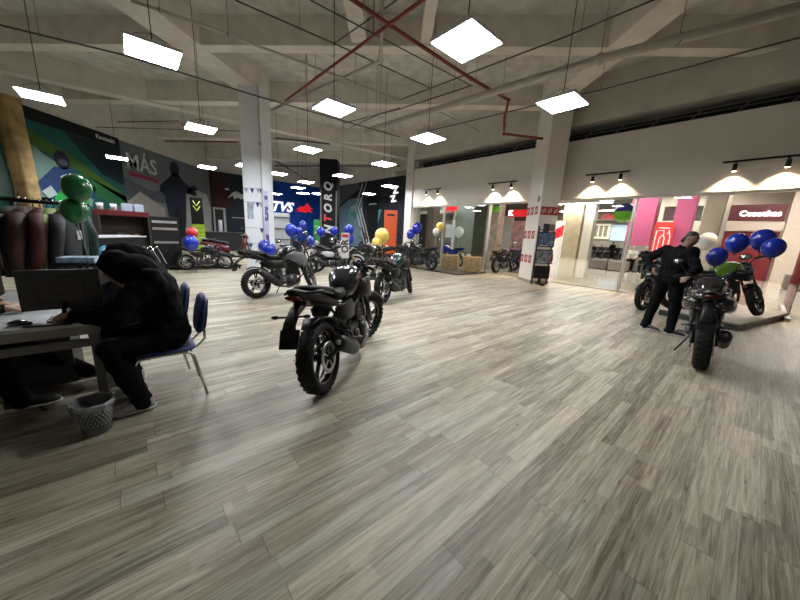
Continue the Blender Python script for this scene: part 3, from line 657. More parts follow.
# painted panels on the far walls, each its own sign board
def board(name, a, c, z0, z1, mat, label, cat='wall panel', out=.04, th=.04):
    a, c = Vector((a[0],a[1],0)), Vector((c[0],c[1],0)); d = (c-a); u = d.normalized(); n = Vector((u.y,-u.x,0)); cc = (a+c)/2+n*out
    m = MB(); m.box((0,0,(z1-z0)/2), (d.length, th, z1-z0)); o = m.build(name, mat); o.location = (cc.x,cc.y,z0); o.rotation_euler = (0,0,math.atan2(d.y,d.x)); tag(o, label, cat); return o
def art(parent, poly, mat, name='print', y=-.024, th=.002, W=None):
    m = MB(); m.prism(poly, (0,y,0), (1,0,0), (0,0,1), th); return m.build(name, mat, parent)
def ellipse(cx, cz, rx, rz, n=18, rot=0): return [(cx+rx*math.cos(2*PI*k/n)*math.cos(rot)-rz*math.sin(2*PI*k/n)*math.sin(rot), cz+rx*math.cos(2*PI*k/n)*math.sin(rot)+rz*math.sin(2*PI*k/n)*math.cos(rot)) for k in range(n)]
def F(name, c=(.5,.5,.5), r=.6): return M(name, c, r, var=.10, scale=3, spec=.2)

# ------------------------------------------------------------------ shop front: posts, rails, glass
alu = M('pale aluminium', (.55,.54,.52), .35, .7, var=.04)
wf = M('white frame paint', (.62,.60,.56), .45)
POSTS = [-9.75, -7.42, -4.92, 0.0, 1.92]
for i, t_ in enumerate(POSTS):
    m = MB(); m.box((0,0,1.425), (.07,.12,2.85), bev=.008); m.box((0,0,.03), (.13,.18,.06), bev=.01); o = struct('trim_%d' % (i+2), m, alu); o.location = sf(t_,.10,0); o.rotation_euler = (0,0,A1)
struct('trim_8', sfbox(MB(), -9.9, 5.6, .04, .17, 2.79, 2.85), wf)
struct('trim_9', sfbox(MB(), -9.9, -4.92, .07, .14, 0, .06), alu); 
struct('trim_10', sfbox(MB(), -2.0, 3.35, .07, .14, 0, .03), alu)
for i, (a, c) in enumerate(((-9.72,-7.46), (-7.38,-4.96), (-2.0,-.04), (.04,1.88))):
    struct('window_%d' % (i+1), sfbox(MB(), a, c, .10, .11, .06, 2.79), glass_mat())
m = MB(); m.box((0,0,.04), (2.6,.09,.08), bev=.01); o = struct('trim_11', m, alu); o.location = sf(3.3,.5,0); o.rotation_euler = (0,0,A2)
m = MB(); m.box((0,0,1.4), (2.4,.012,2.6)); o = struct('window_5', m, glass_mat()); o.location = sf(3.3,.5,0.04); o.rotation_euler = (0,0,A2)
# ------------------------------------------------------------------ mall beyond the glass
m = MB(); sfbox(m, -12.3, 16, .02, 45, -.1, 0); sfbox(m, -48, -12.3, 2.4, 45, -.1, 0)
struct('floor_mall', m, tile_mat('polished beige tile', (.50,.44,.36,1), (.46,.40,.33,1), .6, .13, (.33,.29,.24,1), A2))
m = MB(); sfbox(m, -12.3, 16, .95, 45, 4.9, 5.0); sfbox(m, -48, -12.3, 2.4, 45, 4.9, 5.0); struct('ceiling_mall', m, M('mall ceiling', (.26,.24,.22), .8, var=.1, scale=1))
mw = M('beige mall wall', (.50,.44,.36), .6, var=.05, scale=2)
struct('wall_mall_far', sfbox(MB(), -48, -3.2, 30, 30.3, 0, 4.9), mw)
struct('wall_mall_side', sfbox(MB(), -3.2, 16, 16.5, 16.8, 0, 4.9), mw)
struct('wall_mall_left', sfbox(MB(), -48, -16.6, 11, 11.2, 0, 4.9), M('grey shop front', (.20,.22,.20), .5))
struct('wall_mall_end', sfbox(MB(), 12, 12.2, .95, 16.5, 0, 4.9), mw)
def mallcol(name, t_, d, w, dd, mat, z0=0, z1=4.9): return struct(name, sfbox(MB(), t_-w/2, t_+w/2, d-dd/2, d+dd/2, z0, z1), mat)
pink = M('pink column paint', (.46,.085,.19), .5, var=.05, scale=1.5)
greyb = M('grey column base', (.24,.22,.20), .6)
for t_, w in ((-2.05, 1.15), (-.30, .72)): mallcol('column_pink', t_, 11, w, .9, pink, 1.45); mallcol('column_pink_base', t_, 11, w, .9, greyb, 0, 1.45)
mallcol('column_beige', -9.1, 20, 1.6, 1.2, M('travertine', (.50,.40,.27), .4, var=.15, scale=2))
mallcol('column_cream', -7.75, 20, .75, .9, M('cream column', (.62,.56,.48), .5))
mallcol('column_tan', .55, 13.5, .8, .6, mw); 
mallcol('column_wide', 5.2, 13, 4.0, .6, M('cream wall', (.56,.49,.40), .5))
mallcol('column_left_brown', -10.25, 2.3, .55, .5, M('brown column', (.16,.125,.10), .5))
mallcol('column_travertine', -5.62, 1.6, .62, .5, M('striped travertine', (.36,.28,.20), .4, var=.3, scale=3))
# light strips in the mall ceiling
ml = M('mall light strip', (.9,.9,.9), .5, emit=(1,.95,.88), es=MALLP)
gi = 0
for (t0, t1, d0, lb_) in ((-1.6,1.0,6.5,'over the man at right'), (1.8,6,4.2,'nearest the glass at the right edge'), (-8,-3,5.2,'behind the right column'), (-14,-9,5.4,'before the grey green facade'), (-9,-2,13,'over the cube ottomans'), (1.5,6,10,'before the maroon sign band'), (-14,-6,19,'by the beige column'), (-13,-6,26,'over the seated diners'), (-3,1,15,'behind the pink columns'), (-7,-1,9.2,'before the pink columns'), (4,9,7,'over the large grey ottoman')):
    m = MB(); m.box((0,0,0), (t1-t0,.30,.05), bev=.01); o = m.build('ceiling_strip_light', wf); o.location = sf((t0+t1)/2,d0,4.86); o.rotation_euler = (0,0,A1)
    MB().box((0,0,-.028), (t1-t0-.06,.25,.01)).build('diffuser', ml, o)
    tag(o, 'long white strip light under the mall ceiling, '+lb_, 'light', 'mall ceiling strip lights')
# shops of the mall
red = M('red sign face', (.62,.012,.02), .4, emit=(.9,.02,.03), es=.35)
def mboard(name, t0, t1, z0, z1, d, mat, label, cat, th=.08):
    m = MB(); m.box((0,0,0), (t1-t0, th, z1-z0), bev=.01); o = m.build(name, mat); o.location = sf((t0+t1)/2, d, (z0+z1)/2); o.rotation_euler = (0,0,A1); return tag(o, label, cat)
def sgn(body, size, mat, o, x=0, z=0, y=-.06, **k): q = text_mesh(body, size, mat, o, 'lettering', .012, **k); q.location = (x,y,z); return q
SH = mboard('shop_sign', -12.0, -5.2, 3.95, 4.85, 28.2, M('brown grey fascia', (.17,.145,.12), .6), 'brown grey sign band above the food counter across the mall', 'sign')
lt = sgn('Chick-Way', .72, red, SH, x=.75, z=0, shear=.25, bold=.02)
rd_ = MB(); rd_.lathe([(0,-.10),(.40,-.10),(.40,-.05),(0,-.05)], (-1.75,0,.05), 'y', 24); rd_.build('round_emblem', M('orange emblem', (.85,.27,.02), .4, emit=(1,.3,.02), es=.5), SH)
rd_ = MB(); rd_.lathe([(0,-.13),(.20,-.13),(.20,-.1),(0,-.1)], (-1.72,0,-.07), 'y', 20); rd_.build('emblem_centre', M('yellow emblem', (.9,.65,.2), .4, emit=(1,.7,.2), es=.5), SH)
MN = mboard('menu_board', -13.5, -8.8, 2.05, 3.7, 29.7, M('cream lit menu', (.75,.70,.52), .5, emit=(1,.92,.70), es=.55), 'cream lit menu boards above the food counter', 'menu board')
for k in range(9):
    art(MN, [(-2.1+k*.48,-.6),(-1.75+k*.48,-.6),(-1.75+k*.48,.6),(-2.1+k*.48,.6)], M('menu print', (.50,.42,.30), .5), 'menu_panel', y=-.05)
mboard('menu_board', -8.7, -6.6, 1.9, 3.6, 29.7, M('pale blue lit menu', (.5,.62,.7), .5, emit=(.7,.85,1), es=.5), 'pale blue lit screen right of the cream menu boards', 'menu board')
cnt = mboard('food_counter', -15.5, -5.0, 0, 1.15, 28.2, M('dark counter front', (.05,.04,.04), .5), 'dark food counter across the mall hall', 'counter', th=.7)
MB().box((0,0,.6), (10.6,.8,.05)).build('countertop', mw, cnt)
# red and white panel behind the right column
m = MB(); m.box((0,0,0), (.9,.06,2.8), bev=.01); o = m.build('promotional_panel', M('white panel', (.70,.68,.66), .4)); o.location = sf(-6.4,10.2,1.4); o.rotation_euler = (0,0,A1); tag(o, 'white promotional panel with a red diagonal band beyond the glass', 'sign'); art(o, [(-.45,.0),(.45,.45),(.45,1.15),(-.45,.65)], red, 'red_band', y=-.034)
# red panel with white line drawing
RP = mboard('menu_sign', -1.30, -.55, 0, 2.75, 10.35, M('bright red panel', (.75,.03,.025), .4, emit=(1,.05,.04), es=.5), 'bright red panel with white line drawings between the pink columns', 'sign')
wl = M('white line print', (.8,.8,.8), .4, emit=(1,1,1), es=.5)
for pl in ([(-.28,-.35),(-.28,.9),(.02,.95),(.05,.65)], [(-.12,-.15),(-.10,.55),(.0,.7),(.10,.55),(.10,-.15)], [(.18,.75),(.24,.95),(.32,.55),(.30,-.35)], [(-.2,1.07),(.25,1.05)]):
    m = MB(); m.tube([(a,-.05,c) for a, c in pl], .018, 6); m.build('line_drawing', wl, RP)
# maroon shop with white lettering
MS = mboard('shop_sign', 1.15, 3.1, 2.95, 3.75, 12.6, M('maroon fascia', (.10,.016,.02), .3), 'dark maroon sign band with white lettering at upper right', 'sign')
sgn('Cosechas', .36, M('white lit letters', (.9,.9,.9), .4, emit=(1,.97,.95), es=2), MS, x=.15, z=-.05, bold=.012)
mboard('beige_band', 1.05, 3.15, 2.5, 2.9, 12.6, mw, 'beige band under the maroon sign band', 'sign frame', th=.14)
mboard('shop_interior', 1.1, 3.1, .0, 2.45, 12.9, M('deep red shop interior', (.16,.010,.012), .4), 'deep red shop front under the beige band', 'shop front')
mboard('blank_sign', -1.45, .2, 2.95, 3.75, 12.5, M('grey green shop band', (.18,.19,.165), .6), 'grey green blank band behind the pink columns', 'sign')
# glass-fronted grey shop on the left side of the mall
GS = mboard('store_facade', -16.2, -9.3, .0, 3.8, 6.3, M('grey green facade', (.15,.175,.155), .35), 'grey green shop facade with a white framed doorway', 'shop front', th=.12)
fr = MB(); 
for a, c, z0, z1 in ((-2.9,.95,1.15,1.35), (.75,.95,-1.45,1.35), (-2.9,-2.75,-1.45,1.35)): fr.box(((a+c)/2,-.09,(z0+z1)/2), (c-a,.08,z1-z0))
fr.build('door_frame', wf, GS); 
MB().box((-1.9,-.075,-.05), (1.9,.03,2.7)).build('dark_display', M('dark display', (.025,.03,.028), .3), GS)
MB().box((-.1,-.075,-.05), (1.55,.03,2.7)).build('door_leaf', M('patterned door', (.13,.12,.11), .4, var=.4, scale=9), GS)
MB().box((0,-.1,-1.75), (6.9,.08,.3)).build('baseboard', wf, GS)
o = mboard('neon_sign', -12.75, -11.55, 3.20, 3.48, 6.0, red, 'small red lit sign above the grey green shop doorway', 'sign'); 
o = mboard('poster', -12.35, -11.5, 1.35, 2.25, 5.9, M('pale blue poster', (.55,.62,.70), .4), 'pale blue white poster left of the shop doorway jamb', 'poster', th=.03)
RS = mboard('logo_sign', -6.4, -5.2, 2.60, 2.95, 4.0, red, 'red lit sign beginning with a white mark, above the second doorway', 'sign')
sgn('K', .34, M('white lit letters'), RS, x=-.45, bold=.02)
mboard('shop_door', -7.65, -6.4, 0, 2.7, 4.6, M('pale green door', (.40,.45,.43), .3), 'pale green white framed door behind the dark red motorcycle', 'door')
mboard('store_facade', -9.2, -5.0, 0, 3.6, 4.9, M('dark olive facade', (.07,.07,.055), .4), 'dark olive shop facade behind the pale green door', 'shop front')
mboard('promotional_panel', -6.25, -5.3, .9, 2.4, 4.3, M('pale red print', (.45,.28,.28), .4, var=.5, scale=4), 'pale red printed panel below the red lit sign', 'sign')
# ottomans
def ottoman(t_, d, w, dp_, h, mat, label, rz=A1):
    m = MB(); m.box((0,0,h/2+.02), (w,dp_,h-.04), bev=.04); o = m.build('ottoman', mat); o.location = sf(t_,d,0); o.rotation_euler = (0,0,rz)
    MB().box((0,0,.02), (w*.9,dp_*.9,.04)).build('base', black(), o); MB().box((0,0,h+.012), (w*.99,dp_*.99,.03), bev=.012).build('top_cushion', mat, o)
    return tag(o, label, 'ottoman')
og = M('grey felt', (.15,.13,.115), .9, var=.15, scale=30); og2 = M('taupe felt', (.22,.19,.165), .9, var=.15, scale=30)
ottoman(-3.35,9.5,.95,.9,.52,og,'dark grey cube ottoman, left one of the touching pair'); ottoman(-2.35,9.3,.85,.9,.52,og2,'taupe cube ottoman at the right of the touching pair'); ottoman(-1.35,9.95,2.0,.55,.52,og2,'taupe cube ottoman right of the pair, behind the frame post')
ottoman(-9.6,23.3,2.6,1.0,.75,og2,'long low grey seat at the foot of the beige column')
ottoman(4.25,9.0,1.5,.9,.55,og,'large grey ottoman nearest the glass at right'); ottoman(4.9,10.6,1.9,.9,.75,og2,'taupe bench planter behind the large grey ottoman')
hb = MB(); random.seed(3)
for k in range(170):
    c = Vector((random.uniform(-.9,.9), random.uniform(-.3,.3), random.uniform(0,.22))); Rm = Matrix.Rotation(random.uniform(0,6.28),3,'Z') @ Matrix.Rotation(random.uniform(-1,1),3,'X')
    hb.add([c+Rm@Vector(v) for v in ((-.05,0,0),(0,.02,.01),(.06,0,0),(0,-.02,.01))], [(0,1,2,3)], False)
o = hb.build('planted_hedge', M('dark leaf', (.05,.09,.03), .5, var=.3)); o.location = sf(4.9,10.6,.78); o.rotation_euler = (0,0,A1); tag(o, 'low green plants growing along the top of the taupe bench', 'plant')

# ------------------------------------------------------------------ far walls: boards and prints
B1 = board('mural_panel', (KX,10.2), (KX,15.7), 0, 5.05, F('deep teal green print', (.012,.085,.07)), 'green mural of a rider on a green sport motorcycle', 'mural')
yc = 12.95
def Y1(pl): return [(a-yc, c) for a, c in pl]
for nm, c_, pl in (
    ('black_band', (.006,.008,.008), [(10.2,4.62),(15.7,4.62),(15.7,5.05),(10.2,5.05)]),
    ('pale_sky', (.16,.26,.24), [(10.4,2.0),(13.9,1.9),(14.2,2.7),(12.3,3.6),(11.6,4.25),(10.4,4.3)]),
    ('green_stripe', (.05,.11,.02), [(10.4,4.62),(11.6,4.45),(13.2,3.85),(15.7,2.55),(15.7,2.25),(13.0,3.5),(10.4,4.3)]),
    ('green_field', (.02,.12,.04), [(13.6,3.2),(15.7,2.5),(15.7,2.0),(14.3,2.3),(13.4,2.9)]),
    ('teal_field', (.02,.10,.095), [(11.4,0.0),(13.6,0),(13.5,1.9),(12.2,2.1),(11.4,1.95)]),
    ('grey_road', (.10,.14,.13), [(14.3,0),(15.7,0),(15.7,1.9),(14.9,2.2),(14.5,1.6)]),
    ('dark_hill', (.008,.02,.025), [(13.2,4.6),(15.7,4.6),(15.7,3.0),(14.6,3.3)]),
): art(B1, Y1(pl), F(nm.replace('_',' ')+' print', c_), nm)
def rider(parent, cx, s, helmet, suit, bike, z=0, white=None):
    y = -.030
    art(parent, ellipse(cx, z+3.55*s, .30*s, .36*s, rot=.2), helmet, 'rider_helmet', y)
    art(parent, ellipse(cx+.03*s, z+3.48*s, .20*s, .12*s), F('visor print', (.06,.07,.09)), 'rider_visor', y-.004)
    art(parent, [(cx-.35*s,z+3.25*s),(cx+.25*s,z+3.3*s),(cx+.75*s,z+2.9*s),(cx+1.25*s,z+2.45*s),(cx+1.15*s,z+2.15*s),(cx+.6*s,z+2.3*s),(cx+.2*s,z+1.9*s),(cx-.4*s,z+1.9*s),(cx-.9*s,z+2.1*s),(cx-1.05*s,z+2.55*s)], suit, 'rider_suit', y)
    art(parent, [(cx-.55*s,z+2.05*s),(cx+.1*s,z+2.75*s),(cx+.55*s,z+2.6*s),(cx+.9*s,z+2.05*s),(cx+.8*s,z+1.5*s),(cx+.3*s,z+1.15*s),(cx-.2*s,z+1.2*s)], bike, 'motorcycle_fairing', y-.004)
    if white is not None:
        art(parent, [(cx-.95*s,z+2.25*s),(cx-.6*s,z+2.5*s),(cx-.4*s,z+2.2*s),(cx-.75*s,z+2.0*s)], white, 'glove', y-.006); art(parent, [(cx-.2*s,z+2.9*s),(cx+.1*s,z+3.05*s),(cx+.05*s,z+2.75*s)], white, 'suit_flash', y-.008)
        art(parent, [(cx+.0*s,z+1.75*s),(cx+.35*s,z+1.55*s),(cx+.1*s,z+1.5*s)], white, 'headlight', y-.01); art(parent, [(cx+.5*s,z+1.6*s),(cx+.85*s,z+1.95*s),(cx+.8*s,z+1.65*s)], white, 'headlight', y-.01)
    art(parent, ellipse(cx+.25*s, z+.75*s, .28*s, .60*s), F('tyre print', (.008,.010,.012)), 'front_wheel', y-.002)
rider(B1, 12.95-yc, .95, F('helmet print', (.015,.02,.035)), F('navy suit print', (.02,.05,.14)), F('vivid green print', (.02,.34,.06)), z=.15, white=F('pale print', (.4,.5,.5)))
lg = text_mesh('Kawasaki', .24, F('white print', (.55,.55,.55)), B1, 'lettering', .004, bold=.004); lg.location = (15.0-yc, -.03, 4.83)
B2 = board('mural_panel', (KX,15.75), (KX,22.85), 0, 5.0, F('slate grey print', (.135,.15,.155)), 'grey mural with the word MAS and a dark rider on a dirt road', 'mural')
yc = 19.3
for nm, c_, pl in (
    ('sandy_slope', (.28,.26,.23), [(15.75,.6),(15.75,2.3),(16.6,2.85),(17.4,2.5),(18.2,2.2),(18.4,.8),(17.5,.3)]),
    ('dark_ridge', (.07,.078,.085), [(15.75,2.3),(15.75,3.4),(17.2,3.0),(18.6,3.1),(18.6,2.4),(17.4,2.5),(16.6,2.85)]),
    ('pale_dust', (.33,.325,.31), [(19.2,.9),(19.6,3.3),(20.8,3.6),(22.4,3.4),(22.85,2.4),(22.5,.3),(20.2,.2)]),
    ('road', (.07,.07,.068), [(15.75,0),(22.85,0),(22.5,.7),(19.3,.95),(17.5,.8),(15.75,1.0)]),
): art(B2, Y1(pl), F(nm.replace('_',' ')+' print', c_), nm)
mt = text_mesh('MÁS', 1.05, F('white print', (.42,.42,.42)), B2, 'lettering', .004, bold=.01); mt.location = (16.95-yc, -.032, 4.15)
art(B2, Y1([(16.05,3.52),(17.95,3.45),(17.95,3.62),(16.05,3.72)]), F('magenta stripe print', (.24,.03,.07)), 'red_stripe', -.03)
dk = F('dark rider print', (.018,.022,.032)); y = -.034
art(B2, Y1(ellipse(19.35,4.42,.40,.42)), dk, 'rider_helmet', y)
art(B2, Y1([(18.0,3.35),(18.9,3.95),(19.1,4.2),(19.7,4.2),(20.0,3.9),(21.3,3.35),(21.2,3.1),(20.2,3.2),(20.0,1.6),(19.7,.6),(18.9,.6),(18.5,1.7),(18.3,2.9),(18.0,3.1)]), dk, 'rider_suit', y)
art(B2, Y1(ellipse(19.2,1.3,.32,1.0)), F('tyre print', (.008,.010,.012)), 'front_wheel', y-.003)
art(B2, Y1([(17.7,2.9),(18.5,3.35),(18.5,3.2)]), dk, 'mirror', y); art(B2, Y1([(20.2,3.4),(21.1,3.8),(21.5,3.6),(20.5,3.2)]), dk, 'arm', y)
# dark wall left of the white column
ul = (LW1-LW0).normalized()
def WL(a): return (LW0.x+ul.x*a, LW0.y+ul.y*a)
B3 = board('wall_panel', WL(.05), WL(4.2), 0, 5.05, F('near black blue print', (.012,.016,.024)), 'near black wall panel with a white script mark and doorway', 'wall panel')
def X3(pl, c=2.125): return [(a-c, z) for a, z in pl]
art(B3, X3([(.05,5.05),(1.0,5.05),(1.3,2.6),(.05,2.6)]), F('dark wine print', (.035,.010,.016)), 'wine_shade')
art(B3, X3([(1.15,3.35),(1.45,3.75),(1.75,3.9),(2.1,3.7),(2.6,3.75),(2.55,3.5),(2.0,3.35),(1.8,3.45),(1.55,3.3),(1.5,3.55)]), F('white print'), 'white_mark', -.03)
art(B3, X3([(.95,3.98),(1.2,4.02),(1.3,3.9),(1.05,3.88)]), F('white print'), 'white_spot', -.03)
fr = MB()
for a, c, z0, z1 in ((-1.98,-1.88,0,2.6), (-1.35,-1.2,0,2.6), (-1.98,-1.2,2.5,2.62)): fr.box(((a+c)/2,-.05,(z0+z1)/2), (c-a,.06,z1-z0))
fr.build('door_frame', M('pale grey frame', (.35,.34,.33), .5), B3); MB().box((-1.6,-.03,1.25), (.56,.02,2.5)).build('dark_opening', darkm, B3)
MB().box((.3,-.05,2.0), (2.2,.04,.04)).build('shelf_edge', M('pale grey frame'), B3)
# blue wall
B4 = board('wall_panel', WL(4.25), WL(8.82), 0, 5.0, F('royal blue print', (.008,.06,.36), .35), 'royal blue wall panel with white lettering and a red horse mark', 'wall panel')
c4 = 6.535
tx = text_mesh('TVS', 1.02, M('white sign letters', (.8,.8,.85), .4, emit=(1,1,1), es=.6), B4, 'lettering', .03, shear=.35, bold=.03); tx.location = (4.95-c4, -.07, 3.06); tx.rotation_euler = (0,0,0)
hp = [(6.25,2.75),(6.7,2.85),(6.45,3.0),(6.75,3.1),(6.7,3.22),(7.1,3.2),(7.3,3.45),(7.45,3.5),(7.5,3.38),(7.7,3.2),(7.95,3.1),(7.6,3.05),(7.85,2.75),(7.5,2.85),(7.2,2.7),(6.9,2.78)]
art(B4, [(a-c4-.25, z+.06) for a, z in hp], M('red sign face'), 'horse_mark', -.05, th=.03)
# mural on the far right wall
uq = (Q1-Q0).normalized()
def WQ(a): return (Q0.x+uq.x*a, Q0.y+uq.y*a)
B5 = board('mural_panel', WQ(.1), WQ(10.95), 0, 5.0, F('charcoal print', (.014,.016,.022)), 'charcoal mural of a motorcycle with white slanting stripes', 'mural')
c5 = 5.525
def X5(pl): return [(a-c5, z) for a, z in pl]
for nm, c_, pl in (
    ('city_haze', (.12,.19,.24), [(2.6,.3),(2.6,3.3),(4.2,3.9),(6.0,3.9),(6.0,.3)]),
    ('teal_block', (.10,.36,.36), [(4.0,2.4),(5.3,2.5),(5.4,3.4),(4.0,3.1)]),
    ('white_block', (.45,.5,.55), [(4.3,2.9),(5.1,3.0),(5.1,3.45),(4.3,3.3)]),
    ('grey_block', (.08,.09,.11), [(2.6,3.5),(5.6,4.6),(5.3,5.0),(2.6,5.0)]),
    ('teal_triangle', (.08,.28,.28), [(7.6,1.2),(8.35,3.0),(7.2,3.0)]),
): art(B5, X5(pl), F(nm.replace('_',' ')+' print', c_), nm)
for k, (xa, xb) in enumerate(((5.0,6.5),(5.4,6.9),(5.75,7.2))): art(B5, X5([(xa,3.2),(xa+.10,3.2),(xb+.10,.2),(xb,.2)]), F('white print'), 'slanting_stripe', -.03)
for k, (xa, xb) in enumerate(((5.0,5.9),(5.4,6.4))): art(B5, X5([(xa,3.2),(xa+.10,3.2),(xb+.10,4.9),(xb,4.9)]), F('white print'), 'slanting_stripe', -.03)
art(B5, X5(ellipse(7.3,3.3,.75,.75)), F('black print', (.004,.004,.005)), 'motorcycle_headlight', -.028); art(B5, X5([(6.8,3.35),(7.8,3.35),(7.7,3.45),(6.9,3.45)]), F('pale print'), 'light_bar', -.034)
art(B5, X5([(6.6,3.2),(8.0,3.0),(7.9,1.0),(7.0,.6)]), F('black print'), 'motorcycle_body', -.027)
for a, z in ((9.72,4.2),(9.55,3.7)): q = text_mesh('N', .62, M('white sign letters'), B5, 'lettering', .01, bold=.03, shear=.3); q.location = (a-c5, -.05, z); q.rotation_euler = (0, R(70), 0)
# ------------------------------------------------------------------ ceiling lights
pan = M('light panel diffuser', (.9,.9,.9), .5, emit=(.95,.98,1), es=PANEL)
LIGHTS = [((-3.37,5.02),'nearest light at upper left'), ((-6.92,6.99),'far left light near the wooden column'), ((-4.70,8.42),'light in front of the white column'), ((-10.4,12.9),'light low over the grey mural'), ((-7.55,13.75),'light left of the white column over the mural'),
 ((-5.6,12.9),'light just behind the white column'), ((-1.13,6.55),'light at upper centre left'), ((.85,4.22),'largest light at top centre'), ((2.85,5.63),'light before the right column'), ((.88,8.01),'light left of the right column'),
 ((-2.45,9.81),'light right of the white column'), ((-.23,11.12),'light above the black mural'), ((-2.02,13.84),'light beside the black banner column'), ((-4.17,16.25),'light over the blue wall'), ((-5.24,18.63),'small light over the blue wall'),
 ((-4.86,14.3),'light close right of the white column'), ((-5.67,21.29),'distant light over the lettering'), ((-4.6,21.0),'distant light over the red horse'), ((-7.85,22.54),'farthest light by the blue wall'), ((-1.24,19.54),'distant light over the black mural'), ((.01,16.01),'light left of the back column'),
 ((4.9,2.9),'light out of view at right'), ((-1.6,1.2),'light overhead behind the viewer'), ((2.6,.6),'light overhead right of the viewer'), ((-5.6,1.9),'light overhead left of the viewer'), ((7.2,.5),'light overhead far right')]
def light_panel(x, y, z=3.7, s=.62):
    t = empty('ceiling_light', (x,y,z), A2); 
    MB().box((0,0,.03), (s,s,.045), bev=.008).build('housing', M('white housing', (.6,.6,.6), .4), t)
    MB().box((0,0,.004), (s-.03,s-.03,.008)).build('diffuser', pan, t)
    c = MB()
    for a, q in ((.02,0),): c.tube([(0,0,.05), (0,0,.25)], .008, 6); c.tube([(0,0,.25), (0,0,6.45-z)], .007, 6)
    for sx in (-1,1):
        for sy in (-1,1): c.tube([(sx*s*.42,sy*s*.42,.05), (0,0,.25)], .003, 4)
    c.build('suspension_cable', black(), t); return t
for (x, y), lb in LIGHTS[:21]:
    t = light_panel(x, y); tag(t, 'square white hanging panel light, '+lb, 'ceiling light', 'hanging panel lights')
# track spots on the shop front wall
TR = [(-8.67,-7.49,3.58,'above the straw bales'), (-4.96,-3.72,3.56,'above the dark red motorcycle'), (-1.38,-.23,3.52,'between the right column and the aluminium post'), (1.64,2.90,3.5,'above the blue balloons')]
for t0, t1, z, lb in TR:
    c = sf((t0+t1)/2,-.20,z); t = empty('track_light', c, A1, 'black track light with two spot heads '+lb, 'track light', 'track lights over the shop front'); L_ = t1-t0
    m = MB(); m.box((0,0,0), (L_,.035,.04)); m.tube([(-L_*.3,0,0),(-L_*.3,.20,.0)], .012, 6); m.tube([(L_*.3,0,0),(L_*.3,.20,.0)], .012, 6); m.build('track', black(), t)
    for sx in (-1,1):
        h = MB(); x = sx*L_*.32; h.tube([(x,0,-.02),(x,0,-.08)], .014, 8); h.tube([(x,-.01,-.06),(x,.02,-.22)], (.042,.050), 14, cap=True); ho = h.build('spot_head', black(), t)
        e = MB(); e.lathe([(0,-.224),(.038,-.224)], (x,.021,0), 'z', 12); e.build('bulb', M('warm bulb', (1,.8,.6), .5, emit=(1,.72,.42), es=30), ho)
        ld = bpy.data.lights.new('spot', 'SPOT'); ld.energy = 120; ld.color = (1,.74,.46); ld.spot_size = R(110); ld.spot_blend = .6; ld.shadow_soft_size = .03
        lo = bpy.data.objects.new('spot', ld); col.objects.link(lo); lo.parent = t; lo.location = (x,.024,-.235); lo.rotation_euler = (R(14),0,0)
# ------------------------------------------------------------------ pipes under the slab
def pipe(name, pts, r, mat, label, z=5.3, cat='pipe', hangers=()):
    m = MB(); P = [Vector((p[0],p[1],p[2] if len(p) > 2 else z)) for p in pts]; m.tube(P, r, 10)
    for p in P[1:-1]: m.ball(p, r*1.35, 10)
    o = m.build(name, mat); tag(o, label, cat)
    for f in hangers:
        k = min(int(f*(len(P)-1)), len(P)-2); q = P[k].lerp(P[k+1], f*(len(P)-1)-k); h = MB(); h.tube([q, (q.x,q.y,6.45)], .006, 5); h.lathe([(r+.004,-.012),(r+.012,-.012),(r+.012,.012),(r+.004,.012)], q, 'x', 12, closed=True); h.build('hanger', M('dull steel'), o)
    return o
rp = M('red pipe paint', (.20,.022,.022), .45); gp_ = M('pale grey pipe', (.45,.43,.39), .5); dp_ = M('dark conduit', (.10,.10,.095), .5, .3)
pipe('sprinkler_pipe', [(-1.6,5.4),(-.14,6.70),(1.9,8.45),(3.24,9.45),(3.28,9.75,4.9),(3.35,9.9,4.75),(3.4,10.0,4.55),(4.7,10.2,4.55)], .038, rp, 'dark red sprinkler pipe that drops and turns at the right column', 5.25, hangers=(.1,.3,.4))
pipe('sprinkler_pipe', [(-3.3,10.6),(-.14,6.70),(.85,5.5)], .032, rp, 'dark red sprinkler pipe crossing toward the white column', 5.25, hangers=(.2,.45,.8))
pipe('white_pipe', [(-0.27, 6.34),(-0.33, 8.28),(-4.19, 11.91)], .045, gp_, 'pale pipe with an elbow near the top centre', 5.4, hangers=(.3,.8))
pipe('air_duct', [(-1.0, 12.48),(4.17, 6.95),(6.46, 4.99)], .085, gp_, 'thick pale grey duct running up to the right edge', 5.1, hangers=(.2,.5,.7))
pipe('conduit', [(-7.69, 7.23),(-6.08, 7.99),(-3.76, 9.78),(0.31, 12.57)], .018, dp_, 'thin dark conduit from the upper left edge past the white column', 5.0, 'conduit', (.1,.5,.9))
pipe('pale_conduit', [(-4.81, 6.72),(-3.9, 7.25),(0.2, 10.09)], .030, gp_, 'pale conduit with hangers left of the red pipes', 5.3, 'conduit', (.2,.55,.85))
pipe('conduit', [(-3.0, 6.82),(-1.35, 7.94),(1.02, 9.68)], .016, dp_, 'thin dark conduit crossing behind the red pipe junction', 5.5, 'conduit', (.3,.7))
pipe('conduit', [(-1.59, 6.65),(2.15, 9.38)], .014, dp_, 'thin dark conduit running behind the largest panel light', 5.5, 'conduit', (.3,.7))
pipe('conduit', [(-1.35, 7.94),(0.21, 6.26)], .014, dp_, 'short thin conduit meeting the pale elbow pipe', 5.52, 'conduit')
pipe('conduit', [(0.2, 10.35),(3.35, 6.89),(4.27, 5.74)], .016, dp_, 'long thin conduit rising right above the air duct', 5.4, 'conduit', (.25,.6))
pipe('conduit', [(1.26, 11.68),(4.9, 7.96),(7.08, 5.41)], .016, dp_, 'long thin conduit along the shop front wall', 5.0, 'conduit', (.5,))
